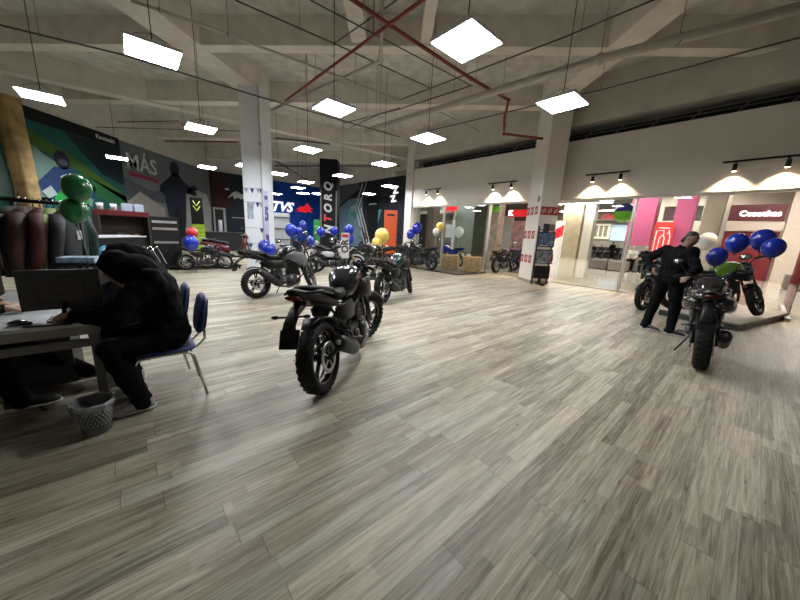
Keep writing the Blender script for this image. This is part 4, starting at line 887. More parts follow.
pipe('conduit', [(-1.56, 11.12),(0.2, 9.65),(1.79, 8.01)], .014, dp_, 'thin conduit ending below the largest panel light', 4.9, 'conduit', (.3,.9))
pipe('conduit', [(-1.42, 11.38),(-0.38, 9.98),(0.19, 9.44)], .014, dp_, 'short thin conduit near the square light at upper centre left', 4.85, 'conduit', (.5,))
pipe('conduit', [(1.47, 10.5),(3.17, 11.95)], .014, gp_, 'short pale conduit above the right storefront light', 5.2, 'conduit')
pipe('conduit', [(-10.29, 13.02),(-7.72, 12.43),(-7.86, 12.98)], .016, dp_, 'short bracket conduit left of the square light over the mural', 5.0, 'conduit', (.9,))
pipe('conduit', [(-12.81, 14.72),(-6.19, 13.88)], .014, dp_, 'thin level conduit behind the light before the white column', 5.2, 'conduit', (.3,.8))
pipe('sprinkler_pipe', [(-9.95, 14.99),(-6.57, 14.39)], .03, rp, 'short dark red pipe end left of the white column', 4.9, 'pipe', (.3,))
pipe('conduit', [(-4.63, 13.41),(-2.53, 13.76)], .03, dp_, 'dark pipe right of the white column', 4.9, 'conduit', (.4,))
pipe('conduit', [(-6.1, 17.5),(0.45, 15.63)], .04, dp_, 'dark level pipe passing behind the banner column', 4.6, 'conduit', (.3,.7))
pipe('conduit', [(-5.65, 16.24),(-5.48, 22.42)], .03, dp_, 'dark slanting pipe over the blue wall', 4.62, 'conduit')
m = MB(); m.tube([(-4.33,11.105,0.1),(-4.33,11.105,5.85)], .022, 8); m.box((-4.33,11.10,4.1), (.10,.05,.10), bev=.01); o = m.build('conduit', M('pale grey pipe')); tag(o, 'pale conduit running up the right edge of the white column', 'conduit')
# ------------------------------------------------------------------ signs on the columns
navy = M('navy pennant', (.03,.04,.16), .6); wp = M('white paper', (.62,.64,.68), .6)
fy = 11.115
for z, xs, lb in ((2.63, (-4.86,-4.66,-4.46,-4.36), 'top'), (2.18, (-4.66,-4.50,-4.38), 'second'), (1.32, (-4.40,), 'third'), (.78, (-4.80,-4.45), 'lowest')):
    m = MB(); m.tube([(-4.95,fy,z+.06),(-4.32,fy,z+.06)], .004, 4); st = m.build('pennant_string', navy); tag(st, 'navy pennant string taped to the white column, %s row' % lb, 'bunting', 'pennants on the white column')
    for i, x in enumerate(xs): art(st, [(x-.07,z+.05),(x+.07,z+.05),(x,z-.12)], navy if (i % 2 or lb in ('lowest','third')) else M('grey pennant', (.34,.37,.42), .6), 'pennant', y=fy-.006)
m = MB(); m.box((-4.76,fy,1.95), (.20,.01,.56)); o = m.build('sheet', M('grey blue sheet', (.30,.35,.42), .6, var=.5, scale=7)); tag(o, 'grey blue printed sheet taped on the white column', 'poster')
m = MB(); m.box((-4.30,11.32,1.55), (.014,.36,2.2), bev=.003); o = m.build('vertical_sign', M('white lilac sign', (.52,.50,.72), .5)); tag(o, 'tall white lilac sign with purple letters on the column side', 'sign')
for z, h_ in ((2.42,.14),): MB().box((-4.29,11.32,z), (.01,.26,h_)).build('purple_block', M('purple print', (.08,.04,.25), .5), o)
q = text_mesh('5', .62, M('purple print'), o, 'numeral', .006, bold=.03); q.location = (-4.285,11.32,1.85); q.rotation_euler = (0,0,PI/2)
q = text_mesh('B', .5, M('purple print'), o, 'letter', .006, bold=.03); q.location = (-4.285,11.32,.95); q.rotation_euler = (0,0,PI/2)
# banner column lettering
for i, (ch, c_) in enumerate(zip('NTORQ', ('w','r','w','w','w'))):
    q = text_mesh(ch, .52, M('white print on banner', (.42,.42,.42), .5) if c_ == 'w' else M('red print on banner', (.45,.02,.02), .5), None, 'banner_letter', .004, bold=.02, shear=.2)
    q.location = (-3.05,16.155,1.45+i*.52); q.rotation_euler = (0,-PI/2,0); tag(q, ('white' if c_ == 'w' else 'red')+' letter %s on the black banner column' % ch, 'letter', 'letters on the banner column')
for x in (-3.42,-2.66): m = MB(); m.box((x,16.16,2.2), (.02,.01,2.3)); o = m.build('banner_line', M('white print on banner')); tag(o, 'thin white vertical line on the banner column, '+('left edge' if x < -3 else 'right edge'), 'sign line')
# stickers on the right column
stk = M('red white sticker', (.33,.018,.025), .5)
def sticker(x, y, z, rz, label):
    m = MB(); m.box((0,0,0), (.20,.006,.26)); o = m.build('sticker', stk); o.location = (x,y,z); o.rotation_euler = (0,0,rz); tag(o, label, 'sticker', 'red stickers on the right column')
    for k in range(3): MB().box((-.05+k*.05,-.005,.02*(k-1)), (.022,.004,.13)).build('white_print', M('pale sticker print', (.62,.5,.5), .5), o)
for z, w in ((2.42,'top'), (1.62,'middle'), (.80,'lowest')):
    for k in range(3): sticker(4.925,10.42+k*.30,z,-PI/2,'red sticker on the left face of the right column, %s row, %s' % (w, ('nearest its front edge','middle of three','deepest of three')[k]))
for k in range(3): sticker(5.06+k*.2,10.172,2.40,0,'red sticker on the front face of the right column, top row, '+('left','middle','right')[k]+' of three')
sticker(5.5,10.172,.86,0,'red sticker peeking out right of the poster rack'); sticker(5.08,10.172,.86,0,'red sticker just left of the poster rack')
m = MB(); m.box((4.925,10.35,2.78), (.008,.16,.18)); o = m.build('small_notice', M('green grey notice', (.14,.20,.17), .5)); tag(o, 'small grey green notice above the stickers on the column', 'notice')
# poster rack in front of the right column
RK = empty('poster_rack', (5.12,9.85,0), -.05, 'black steel rack holding framed posters in front of the right column', 'rack')
m = MB()
for sx in (-.24,.24): m.box((sx,.10,.95), (.035,.035,1.9))
for z in (.35,.72,1.12,1.32,1.78): m.box((0,.10,z), (.5,.03,.03))
m.box((0,.0,.035), (.10,.5,.07), bev=.01); m.box((0,.10,.25), (.08,.05,.5)); m.build('frame', black(), RK)
for z, c_, h_ in ((1.48,(.10,.14,.22),.48), (.93,(.16,.17,.20),.46)): 
    p_ = MB(); p_.box((0,.03,z), (.56,.03,h_), bev=.006); po = p_.build('poster_frame', black(), RK); MB().box((0,.012,z), (.50,.006,h_-.06)).build('poster_print', M('poster print %.2f' % z, c_, .3, var=.8, scale=9), po); MB().box((-.05,.006,z-h_/2+.05), (.26,.006,.025)).build('caption_strip', wp, po)
MB().box((0,.02,.42), (.50,.10,.42), bev=.01).build('black_box', black(), RK); MB().box((-.04,.05,1.85), (.16,.08,.26), bev=.01).build('top_box', M('dark board', (.03,.03,.03), .5), RK)
MB().box((.12,.08,1.86), (.26,.03,.22), bev=.01).build('back_panel', M('grey taupe board', (.18,.15,.14), .6), RK)
# ------------------------------------------------------------------ desk group
DK = empty('office_desk', (-2.03,2.08,0), A2, 'light topped office desk with a grey steel frame', 'desk')
# local: x along its short end (towards the visitors is +x), y along its length away from the viewer
dg = M('grey desk frame', (.13,.13,.13), .5, .3); dt = M('pale laminate', (.46,.48,.48), .35, var=.04)
DW, DL, DH = .68, 1.5, .70
m = MB(); m.box((-DW/2+.06,DL/2,DH+.012), (DW,DL,.026), bev=.005); m.build('desktop', dt, DK)
m = MB(); m.box((-DW/2+.06,.012,DH-.03), (DW,.024,.06)); m.box((.048,DL/2,DH-.03), (.024,DL,.06)); m.box((-DW+.072,DL/2,DH-.03), (.024,DL,.06)); m.build('apron_rail', M('grey edge band', (.20,.19,.18), .5), DK)
m = MB(); m.box((-.24,.05,DH-.13), (.52,.03,.055)); m.build('cross_rail', dg, DK)
for sx, sy in ((0,0),(1,0),(0,1),(1,1)):
    x = .03 if sx == 0 else -DW+.09; m = MB(); m.box((x,.035 if sy == 0 else DL-.035,(DH-.02)/2), (.05,.05,DH-.02), bev=.004); m.build('leg', dg, DK)
m = MB(); m.box((-.36,.95,.33), (.36,.50,.56), bev=.006); pd = m.build('pedestal', M('dark grey panel', (.04,.04,.04), .6), DK)
for k in range(3): MB().box((-.36,.695,.17+k*.17), (.33,.012,.15), bev=.003).build('drawer', M('dark grey panel'), pd)
# monitor
MO = empty('computer_monitor', (-2.23, 2.16, 0.727), R(38), 'black computer monitor seen from behind on the desk', 'monitor'); MO.scale = (.74,.9,.84)
# local: screen faces +y... back faces the viewer at -y
m = MB(); m.box((0,0,.245), (.53,.022,.325), bev=.008); m.box((0,-.018,.24), (.30,.02,.2), bev=.01); m.build('casing', M('black monitor plastic', (.030,.030,.033), .45), MO)
m = MB(); m.box((0,.0125,.25), (.50,.003,.29)); m.build('screen', M('lit screen', (.4,.45,.5), .2, emit=(.6,.75,1), es=1.2), MO)
m = MB(); m.tube([(0,-.035,.02),(0,-.035,.15)], .018, 8); m.box((0,-.02,.006), (.22,.17,.012), bev=.004); m.build('stand', black(), MO)
m = MB(); m.lathe([(0,-.030),(.016,-.030),(.016,-.028),(0,-.028)], (0,0,.25), 'y', 20); m.build('round_emblem', M('dark grey badge', (.05,.05,.055), .3), MO)
m = MB(); m.tube([(.02,-.04,.10),(.07,-.10,.02),(.16,-.12,.006),(.20,-.02,.006),(.27,.04,.006)], .004, 6); m.build('power_cable', black(), MO)
ms = MB(); ms.loft([(-.05,(0,.012),(.024,.012),2.3),(-.02,(0,.018),(.032,.018),2.4),(.03,(0,.015),(.030,.015),2.4),(.055,(0,.008),(.018,.007),2.2)], 14); o = ms.build('computer_mouse', gloss()); o.location = (-2.34, 1.98, 0.725); o.rotation_euler = (0,0,R(10)); tag(o, 'black computer mouse on the desk edge', 'mouse')
for q, sz, c_, lb, rz in (((-2.38, 2.53, 0.726),(.10,.07,.006),wp,'small white paper slip beside the monitor',.3), ((-2.28, 2.35, 0.726),(.16,.06,.008),M('grey folder', (.2,.2,.2), .5),'grey folder under the paper slip',.2), ((-2.17, 1.98, 0.726),(.22,.03,.006),black(),'thin black ruler in front of the monitor',.5), ((-2.08, 2.08, 0.726),(.12,.05,.01),black(),'black phone lying in front of the monitor stand',.4), ((-2.95, 2.47, 0.726),(.21,.29,.004),wp,'large white sheet by the seated worker',.9)):
    m = MB(); m.box((0,0,sz[2]/2), sz, bev=.002); o = m.build(lb.split()[2] if 'thin' in lb or 'small' in lb else 'desk_paper', c_); o.name = {'small':'paper_slip','grey ':'folder','thin ':'ruler','black':'phone','large':'paper_sheet'}[lb[:5]]; o.location = q; o.rotation_euler = (0,0,rz); tag(o, lb, lb.split()[1] if 'phone' in lb or 'folder' in lb else ('ruler' if 'ruler' in lb else 'paper'))
# waste bin
wb = empty('waste_bin', (-1.93, 1.93, 0), 0, 'grey perforated waste bin with a clear liner by the desk leg', 'bin'); wb.scale = (.74,.74,.80)
gm = M('grey bin plastic', (.10,.105,.11), .45)
m = MB(); m.lathe([(0,.004),(.095,.004),(.10,.02),(.135,.27),(.14,.285),(.132,.285),(.127,.27),(.094,.022),(0,.02)], (0,0,0), 'z', 32); m.build('bucket', gm, wb)
m = MB()
for rw in range(5):
    for k in range(26):
        a = 2*PI*(k+.5*(rw % 2))/26; z = .10+rw*.026; r = .1025+(z-.02)*.14; Rz = Matrix.Rotation(a,3,'Z'); m.box(Rz @ Vector((r,0,z)), (.003,.009,.013), rot=Rz)
m.build('perforations', M('pale hole', (.45,.46,.47), .5), wb)
m = MB(); n = 40; vs = []
for z, r0 in ((.20,.124),(.285,.143),(.292,.150),(.268,.152),(.235,.142)):
    for k in range(n): a = 2*PI*k/n; rr_ = r0+.004*math.sin(a*9+z*40); vs.append((rr_*math.cos(a), rr_*math.sin(a), z+.004*math.sin(a*7)))
m.add(vs, [(i*n+k, i*n+(k+1) % n, (i+1)*n+(k+1) % n, (i+1)*n+k) for i in range(4) for k in range(n)]); m.build('liner', M('clear liner film', (.30,.32,.34), .2, coat=.5, var=.4, scale=25), wb)
# blue visitor chairs
def visitor_chair(x, y, rz, label):
    t = empty('visitor_chair', (x,y,0), rz, label, 'chair', 'blue visitor chairs'); t.scale = (.94,.90,.95)   # local +x = front
    bl = M('navy blue upholstery', (.012,.03,.14), .55, var=.15, scale=40)
    m = MB(); m.loft([(-.22,(0,.445),(.15,.02),3),(-.18,(0,.45),(.21,.03),3),(0,(0,.45),(.23,.032),3.2),(.18,(0,.455),(.22,.03),3),(.23,(0,.44),(.17,.02),2.6)], 20); m.build('seat', bl, t)
    m = MB(); m.loft([(.56,(-.265,0),(.022,.14),3),(.60,(-.27,0),(.028,.20),3.2),(.72,(-.29,0),(.028,.225),3.2),(.84,(-.315,0),(.026,.19),2.8),(.88,(-.325,0),(.014,.11),2.4)], 20, 'z'); bk = m.build('backrest', bl, t)
    m = MB(); m.loft([(.57,(-.292,0),(.012,.13),3),(.62,(-.30,0),(.016,.19),3.2),(.74,(-.318,0),(.016,.21),3.2),(.85,(-.34,0),(.012,.16),2.6)], 20, 'z'); m.build('back_shell', M('black shell plastic', (.015,.015,.018), .5), bk)
    cm = M('chair steel', (.55,.55,.55), .22, 1.)
    for sy in (-1,1):
        f = .215*sy
        m = MB(); m.tube([(.27,f*1.02,.008),(.20,f,.38),(.17,f,.425),(.11,f,.435),(-.12,f,.435),(-.17,f,.425),(-.20,f,.38),(-.27,f*1.02,.008)], .0115, 10); m.build('leg_frame', cm, t)
    m = MB()
    for sy in (-1,1): m.tube([(-.10,sy*.12,.425),(-.24,sy*.12,.44),(-.30,sy*.12,.50),(-.30,sy*.12,.62)], .0105, 8)
    m.tube([(.10,-.21,.425),(.10,.21,.425)], .010, 8); m.tube([(-.14,-.21,.425),(-.14,.21,.425)], .010, 8); m.build('back_support', cm, t); return t
CF = A2+PI
visitor_chair(-1.80,2.43,CF,'blue visitor chair nearest the viewer with an upright navy back'); visitor_chair(-2.23,2.89,CF,'blue visitor chair behind the nearest one, under the second hooded visitor')
# office chair of the worker
t = empty('office_chair', (-3.35,2.75,0), 0, 'black office chair with armrests behind the desk', 'chair')
m = MB(); m.box((0,0,.48), (.48,.46,.08), bev=.03); m.build('seat', black(), t)
m = MB(); m.box((-.24,0,.85), (.06,.42,.5), bev=.03); m.build('backrest', black(), t)
for sy in (-1,1): m = MB(); m.tube([(-.05,sy*.24,.46),(.0,sy*.29,.60),(.08,sy*.29,.70),(.20,sy*.29,.70),(.22,sy*.29,.67),(-.14,sy*.29,.69)], .022, 8); m.build('armrest', black(), t)
m = MB(); m.tube([(0,0,.44),(0,0,.12)], .03, 10)
for k in range(5): a = 2*PI*k/5; m.tube([(0,0,.12),(.28*math.cos(a),.28*math.sin(a),.07)], (.025,.018), 8); m.ball((.28*math.cos(a),.28*math.sin(a),.035), .034, 10)
m.build('base', black(), t)
# ------------------------------------------------------------------ people near the desk
blk = M('black jacket cloth', (.003,.003,.0035), .85, spec=.12, var=.3, scale=25, bump=.2); blk2 = M('black hooded cloth', (.004,.004,.0045), .9, spec=.12, var=.3, scale=25, bump=.2); jeans = M('black jeans', (.004,.004,.005), .85, spec=.12, var=.2); navyj = M('dark navy jeans', (.012,.016,.03), .8, var=.2)
sneak = (M('white sneaker', (.42,.41,.40), .6), M('white sole'))
def visitor(x, y, lean, label, dz=0., toe=.0, sh=0.):
    f = -D2; r = Vector((f.y,-f.x,0)); o = Vector((x,y,0)); u = Vector((0,0,1)); P = lambda a, b, c: o+f*a+r*b+u*c
    J = dict(pelvis=P(-.05,0,.57), chest=P(.07+lean*.5,0,.90+dz), neck=P(.19+lean,0,1.05+dz), head=P(.31+lean,.01,1.06+dz), shoulder_l=P(.13+lean*.8,-.20,1.00+dz), shoulder_r=P(.13+lean*.8,.20,1.00+dz),
        elbow_l=P(.27,-.26,.77), elbow_r=P(.27,.26,.77), wrist_l=P(.44,-.06,.765), wrist_r=P(.44,.08,.765), hip_l=P(-.04,-.10,.54), hip_r=P(-.04,.10,.54), knee_l=P(.29,-.16,.52), knee_r=P(.27,.15,.52),
        ankle_l=P(.17+toe,-.17,.095), ankle_r=P(.20+toe,.14,.095), look=(f*.8-u*.65), up=(u*.8+f*.65), palm_l=Vector((0,0,-1)), palm_r=Vector((0,0,-1)))
    J['toe_l'] = f; J['toe_r'] = f
    return person(label, J, blk2, jeans, hood=True, shoes=sneak, voxel=.011, girth=1.24, face=True)
visitor(-1.79,2.42,-.12,'hooded visitor in black bending over the desk on the nearest blue chair')
visitor(-2.20,2.87,-.17,'second hooded visitor in black seated behind the first', dz=.03)
f = D2; o_ = Vector((-3.12,1.93,0)); r_ = Vector((f.y,-f.x,0)); u_ = Vector((0,0,1)); P = lambda a, b, c: o_+f*a+r_*b+u_*c
J = dict(pelvis=P(-.05,0,.56), chest=P(.06,0,.92), neck=P(.12,0,1.10), head=P(.18,0,1.23), shoulder_l=P(.10,-.19,1.03), shoulder_r=P(.10,.19,1.03), elbow_l=P(.22,-.26,.80), elbow_r=P(.20,.24,.80), wrist_l=P(.44,-.16,.765), wrist_r=P(.50,.06,.765),
    hip_l=P(0,-.10,.54), hip_r=P(0,.10,.54), knee_l=P(.42,-.14,.50), knee_r=P(.40,.10,.50), ankle_l=P(.82,-.22,.12), ankle_r=P(.50,.12,.10), look=f, palm_l=Vector((0,0,-1)), palm_r=Vector((0,0,-1)), toe_l=f, toe_r=f)
person('seated worker in a black jacket behind the monitor, hand on the desk', J, blk, jeans, voxel=.011)
t = empty('office_chair', (-3.18,1.90,0), A2, 'black office chair under the seated worker', 'chair')
m = MB(); m.box((0,0,.42), (.46,.46,.07), bev=.03); m.build('seat', black(), t); m = MB(); m.box((-.28,0,.80), (.05,.42,.5), bev=.02); m.build('backrest', black(), t)
m = MB(); m.tube([(0,0,.40),(0,0,.12)], .03, 10); m.tube([(-.12,0,.40),(-.28,0,.44),(-.30,0,.62)], .018, 8)
for k in range(5): a = 2*PI*k/5; m.tube([(0,0,.12),(.26*math.cos(a),.26*math.sin(a),.07)], (.025,.018), 8); m.ball((.26*math.cos(a),.26*math.sin(a),.035), .034, 10)
m.build('base', black(), t)
# ------------------------------------------------------------------ standing man at right
J, P, f, r = standing(4.72,4.86,62)
ux = Vector((.69,-.72,0)); uy = Vector((.72,.69,0)); o_ = Vector((4.72,4.84,0)); Q = lambda a, b, c: o_+ux*a+uy*b+Vector((0,0,c))     # a: to the picture's right
J.update(pelvis=Q(.0,0,.92), chest=Q(.02,.0,1.24), neck=Q(.06,-.02,1.44), head=Q(.12,-.03,1.555), shoulder_l=Q(.02,.21,1.35), shoulder_r=Q(.09,-.21,1.33), elbow_l=Q(-.30,.12,1.22), wrist_l=Q(-.12,.02,1.02), elbow_r=Q(.25,-.26,1.10), wrist_r=Q(.34,-.02,1.0),
    hip_l=Q(-.08,.05,.88), hip_r=Q(.08,-.05,.88), knee_l=Q(-.14,.02,.49), knee_r=Q(.13,-.06,.49), ankle_l=Q(-.19,.0,.10), ankle_r=Q(.14,-.10,.10), look=(ux*.75-uy*.45-Vector((0,0,.55))), up=(Vector((0,0,.85))+ux*.5), palm_l=ux, palm_r=Vector((0,0,-1)))
J['shoulder_l'] = Q(-.15,.10,1.38); J['shoulder_r'] = Q(.18,-.12,1.37); J['elbow_l'] = Q(-.38,.06,1.22); J['wrist_l'] = Q(-.26,-.14,1.06); J['elbow_r'] = Q(.27,-.22,1.12); J['wrist_r'] = Q(.20,-.40,1.02); J['toe_l'] = ux-uy*.4; J['toe_r'] = ux-uy*.15
man = person('standing man in black work clothes leaning over a motorcycle seat', J, blk, jeans, hair=(.012,.010,.009), skin=(.20,.11,.08), shoes=(M('black shoe leather', (.015,.015,.016), .5), M('white sole', (.6,.6,.58), .6)), voxel=.011, girth=1.28)
# ------------------------------------------------------------------ motorcycles
gm_ = M('graphite tank paint', (.035,.037,.040), .2, .5, coat=.6); teal = M('black teal tank paint', (.012,.035,.035), .2, coat=.6); blk_ = gloss(); grn = M('lime green tank', (.10,.20,.02), .3, coat=.4); redp = M('dark red paint', (.10,.008,.010), .25, coat=.5); wht = M('white sticker'); blup = M('blue paint', (.01,.03,.35), .3, coat=.5)
A = motorcycle(-.36,3.22,13,'black street motorcycle nearest the camera, graphite tank, seen from its rear right','display motorcycles', 'street', gm_, black(), steer=26, lean=-8, s=1.04)
m = MB(); m.lathe([(0,0),(.022,0),(.022,.006),(0,.006)], (.20,-.205,.83), 'y', 14); m.build('yellow_badge', M('yellow green badge', (.55,.6,.05), .4), A)
motorcycle(-2.20,6.70,38,'black adventure motorcycle with a grey beak in front of the white column','display motorcycles','adventure', gloss(), black(), steer=-42, s=.97, shroud=M('grey fairing paint', (.10,.105,.11), .35))
motorcycle(.26,6.82,27,'black motorcycle with a dark teal tank and yellow balloons on its bars','display motorcycles','street', teal, black(), steer=-22, s=.98)
I = motorcycle(4.36,3.78,47,'black sport touring motorcycle seen from behind beside the standing man','display motorcycles','street', blk_, blk_, steer=-10, s=1.05, seatc=M('black vinyl seat', (.014,.014,.014), .6))
m = MB(); 
for sg in (-1,1): m.loft([(-.95,(sg*.10,.80),(.03,.03),2.4),(-.80,(sg*.15,.78),(.06,.07),2.6),(-.50,(sg*.17,.74),(.06,.09),2.6),(-.25,(sg*.14,.72),(.03,.05),2.4)], 14)
m.loft([(-.93,(0,.86),(.10,.05),2.6),(-.70,(0,.87),(.15,.06),2.8),(-.45,(0,.86),(.15,.06),2.8)], 14); m.build('tail_fairing', blk_, I)
JX, JY = 8.05, 5.25
motorcycle(6.72,5.85,102,'lime green and black motorcycle standing on the display platform','display motorcycles','street', grn, black(), steer=-38, z=.155, s=1.04)
motorcycle(6.35,7.05,228,'black motorcycle standing behind the man near the glass','display motorcycles','street', blk_, black(), steer=20)
motorcycle(-1.76,10.66,80,'black sport motorcycle with white side mark in the back row','display motorcycles','sport', blk_, wht, steer=-5, rimc=M('white rim', (.5,.5,.5), .4))
motorcycle(1.40,12.75,-38,'black motorcycle with blue balloons beside the straw bales','display motorcycles','street', blk_, black(), steer=15, z=.06)
motorcycle(5.15,13.25,48,'dark red black motorcycle beyond the shop front opening','display motorcycles','street', M('oxblood tank paint', (.05,.010,.014), .3), black(), steer=-25, rimc=M('bright rim', (.4,.38,.36), .3, .8))
motorcycle(-3.0,9.6,60,'black scooter nearest the white column right side','display motorcycles','scooter', blk_, black(), steer=-15)
motorcycle(-3.1,11.7,75,'black and white scooter behind the adventure motorcycle','display motorcycles','scooter', M('pearl white paint', (.32,.32,.34), .3, coat=.4), black(), steer=10)
motorcycle(-2.35,12.9,110,'dark scooter with red trim in front of the blue wall','display motorcycles','scooter', redp, black(), steer=0)
motorcycle(-.55,12.3,285,'black motorcycle right of the banner column with two blue balloons','display motorcycles','street', blk_, black(), steer=15, rimc=M('white rim', (.5,.5,.5), .4))
motorcycle(-5.35,10.9,62,'dark red scooter left of the white column','display motorcycles','scooter', redp, black(), steer=15, z=.12)
motorcycle(-5.77,10.0,54,'small black motorcycle with number board on the low platform','display motorcycles','street', blk_, black(), steer=10, s=.78, number='91', plate=False, rimc=M('bright rim', (.4,.38,.36), .3, .8))
motorcycle(3.05,15.1,-38,'blue motorcycle with gold balloon behind the glass','display motorcycles','street', blup, blup, steer=15)
motorcycle(6.6,13.9,-60,'bright blue scooter in the mall behind the dark red motorcycle','display motorcycles','scooter', blup, blup, steer=15, z=0)
motorcycle(.95,14.6,-30,'black motorcycle by the back column','display motorcycles','street', blk_, black(), steer=10)
# balloons
for p, r, c_, lb, tie in (
    ((-3.14, 3.36, 1.71),.118,'green','large green balloon above the jacket rail',None), ((-3.24, 3.4, 1.49),.112,'green','lower green balloon under the large one',None),
    ((-5.56, 9.02, 0.88),.19,'blue','blue balloon over the small motorcycle at the low platform',None), ((-5.68, 9.3, 1.15),.15,'red','red balloon above the blue one at the low platform',None),
    ((-3.24, 8.29, 0.93),.15,'blue','blue balloon left of its twin before the white column',None), ((-3.06, 8.14, 0.85),.17,'blue','blue balloon right of its twin before the white column',None),
    ((-3.07, 10.04, 1.37),.18,'blue','blue balloon with a highlight below the white lettering',None), ((-2.89, 10.2, 1.32),.14,'blue','violet blue balloon right of the highlighted one',None), ((-3.1, 11.59, 1.57),.13,'blue','small blue balloon highest before the blue wall',None),
    ((-2.44, 9.9, 1.06),.14,'blue','blue balloon low over the sport motorcycle',None), ((-2.59, 12.23, 1.34),.17,'blue','blue balloon in front of the green banner',None), ((-2.09, 12.22, 1.41),.16,'blue','blue balloon on the foot of the banner column',None),
    ((-1.33, 10.72, 1.47),.165,'blue','upper blue balloon right of the banner column',None), ((-1.32, 10.72, 1.17),.165,'blue','lower blue balloon right of the banner column',None),
    ((-0.14, 7.5, 1.35),.175,'yellow','large yellow balloon on the teal tank motorcycle',None), ((-0.25, 7.4, 1.18),.13,'yellow','smaller yellow balloon tucked under the large one',None),
    ((0.93, 12.57, 1.44),.17,'blue','blue balloon lower left by the back column',None), ((1.17, 12.65, 1.69),.20,'blue','blue balloon upper right by the back column',None),
    ((2.46, 14.8, 1.84),.20,'yellow','gold balloon behind the glass over the blue motorcycle',None), ((2.26, 14.63, 1.6),.16,'white','white balloon beside the gold one behind the glass',None), ((3.79, 16.57, 1.68),.26,'white','white balloon far behind the glass',None),
    ((5.22, 4.67, 1.32),.13,'blue','lowest blue balloon over the green motorcycle',None), ((5.56, 4.73, 1.55),.14,'blue','blue balloon second from the aluminium post',None), ((5.96, 4.72, 1.62),.15,'blue','uppermost blue balloon over the green motorcycle',None), ((5.8, 4.43, 1.5),.13,'blue','rightmost blue balloon over the green motorcycle',None),
    ((8.03, 7.52, 1.63),.19,'white','white balloon behind the glass right of the man',None)):
    balloon(p, r, c_, lb, None, (p[0]+.03, p[1]+.02, 0.02 if 'behind the glass' in lb or 'low platform' in lb else max(.5, p[2]-r-.55)))
for q, D_, r, lb in (((7.89, 10.33, 2.48),13,.30,'lime green and blue printed balloon hanging by the aluminium post'), ((4.71, 13.82, 2.79),14,.20,'lime green and blue printed balloon above the second doorway')):
    m = MB(); m.lathe([(r*math.sin(PI*k/12), r*1.05*math.cos(PI*k/12)) for k in range(13)], q, 'z', 22); o = m.build('balloon', M('balloon latex lime', BALLOON['lime'], .25, coat=.3)); tag(o, lb, 'balloon')
    m = MB(); m.lathe([(r*1.012*math.sin(PI*k/24), r*1.062*math.cos(PI*k/24)) for k in range(12)], q, 'z', 22); m.build('blue_cap', M('balloon latex navy', (.02,.02,.20), .25), o)
    m = MB(); m.tube([(q[0],q[1],q[2]+r),(q[0],q[1],4.88)], .005, 5); m.build('string', M('pale string', (.5,.5,.5), .5), o)
# display platform at right
m = MB(); PT = [(6.05,4.75),(9.25,6.05),(8.6,7.35),(5.6,5.9)]
PA = Vector((6.38,5.02,0)); PB = Vector((9.05,6.25,0)); pu = (PB-PA).normalized(); pn = Vector((-pu.y,pu.x,0)); PL_ = (PB-PA).length
t = empty('display_platform', (PA+PB)/2+pn*.62, math.atan2(pu.y,pu.x), 'low display platform with a wood top under the green motorcycle', 'platform')
m = MB(); m.box((0,0,.13), (PL_,1.24,.03), bev=.004); m.build('platform_top', M('pale plank top', (.34,.31,.27), .4, var=.2, scale=6), t)
m = MB(); m.box((0,0,.058), (PL_-.04,1.20,.115)); m.build('skirt', M('dark printed skirt', (.03,.028,.028), .4, var=.6, scale=5), t)
for px_, w_ in ((.9,1.0),(-.9,.5)): m = MB(); m.box((px_,-.608,.06), (w_,.006,.07)); m.build('skirt_print', M('grey red print', (.14,.05,.05), .4, var=.8, scale=9), t)
# platform under the left bikes, bench
t = empty('low_platform', (-5.85,10.38,0), R(35), 'low black platform carrying the small motorcycles', 'platform'); m = MB(); m.box((-.12,.1,.10), (2.0,.9,.04)); m.build('platform_top', black(), t)
for sx in (-1,1): 
    for sy in (-1,1): m = MB(); m.box((sx*.95-.12,sy*.38+.1,.04), (.05,.05,.08)); m.build('leg', black(), t)
t = empty('black_bench', (-6.55,10.15,0), R(30), 'small black bench at the left end of the low platform', 'bench'); m = MB(); m.box((0,0,.36), (.55,.35,.04), bev=.01); m.build('seat', black(), t)
for sx in (-1,1):
    for sy in (-1,1): m = MB(); m.tube([(sx*.24,sy*.14,.35),(sx*.22,sy*.15,.0)], .018, 8); m.build('leg', black(), t)
# dark mat strip and straw bales
t = empty('raised_mat', tuple(sf(-7.1,-1.15,0)), A1, 'dark raised mat under the bales and the motorcycle', 'mat'); MB().box((0,0,.03), (5.0,1.9,.06), bev=.01).build('mat_top', M('dark grey mat', (.07,.062,.055), .7, var=.3), t)
def bale(x, y, label, s=1.):
    m = MB(); m.box((0,0,.30), (.95*s,.55,.60), bev=.06); o = m.build('straw_bale', M('straw', (.30,.22,.11), .9, var=.6, scale=28, bump=.8)); o.location = (x,y,.06); o.rotation_euler = (0,0,-.3); tag(o, label, 'straw bale', 'straw bales by the glass')
    st = MB(); random.seed(int(x*100))
    for k in range(160):
        a = random.choice((0,1,2)); p = Vector((random.uniform(-.46,.46)*s, random.uniform(-.26,.26), random.uniform(.03,.6)))
        if a == 0: p.y = -.28
        elif a == 1: p.z = .605
        else: p.x = random.choice((-.48,.48))*s
        d = Vector((random.uniform(-1,1), random.uniform(-.3,.1), random.uniform(-.4,.4))).normalized()*.05; st.tube([p-d, p+d], .004, 3)
    st.build('loose_straw', M('pale straw', (.42,.32,.15), .9), o)['kind'] = 'stuff'
    tw = MB()
    for sx in (-.22,.22): tw.tube([(sx,-.282,.0),(sx,-.282,.607),(sx,.282,.607),(sx,.282,0)], .006, 5)
    tw.build('twine', M('twine', (.25,.06,.03), .8), o)
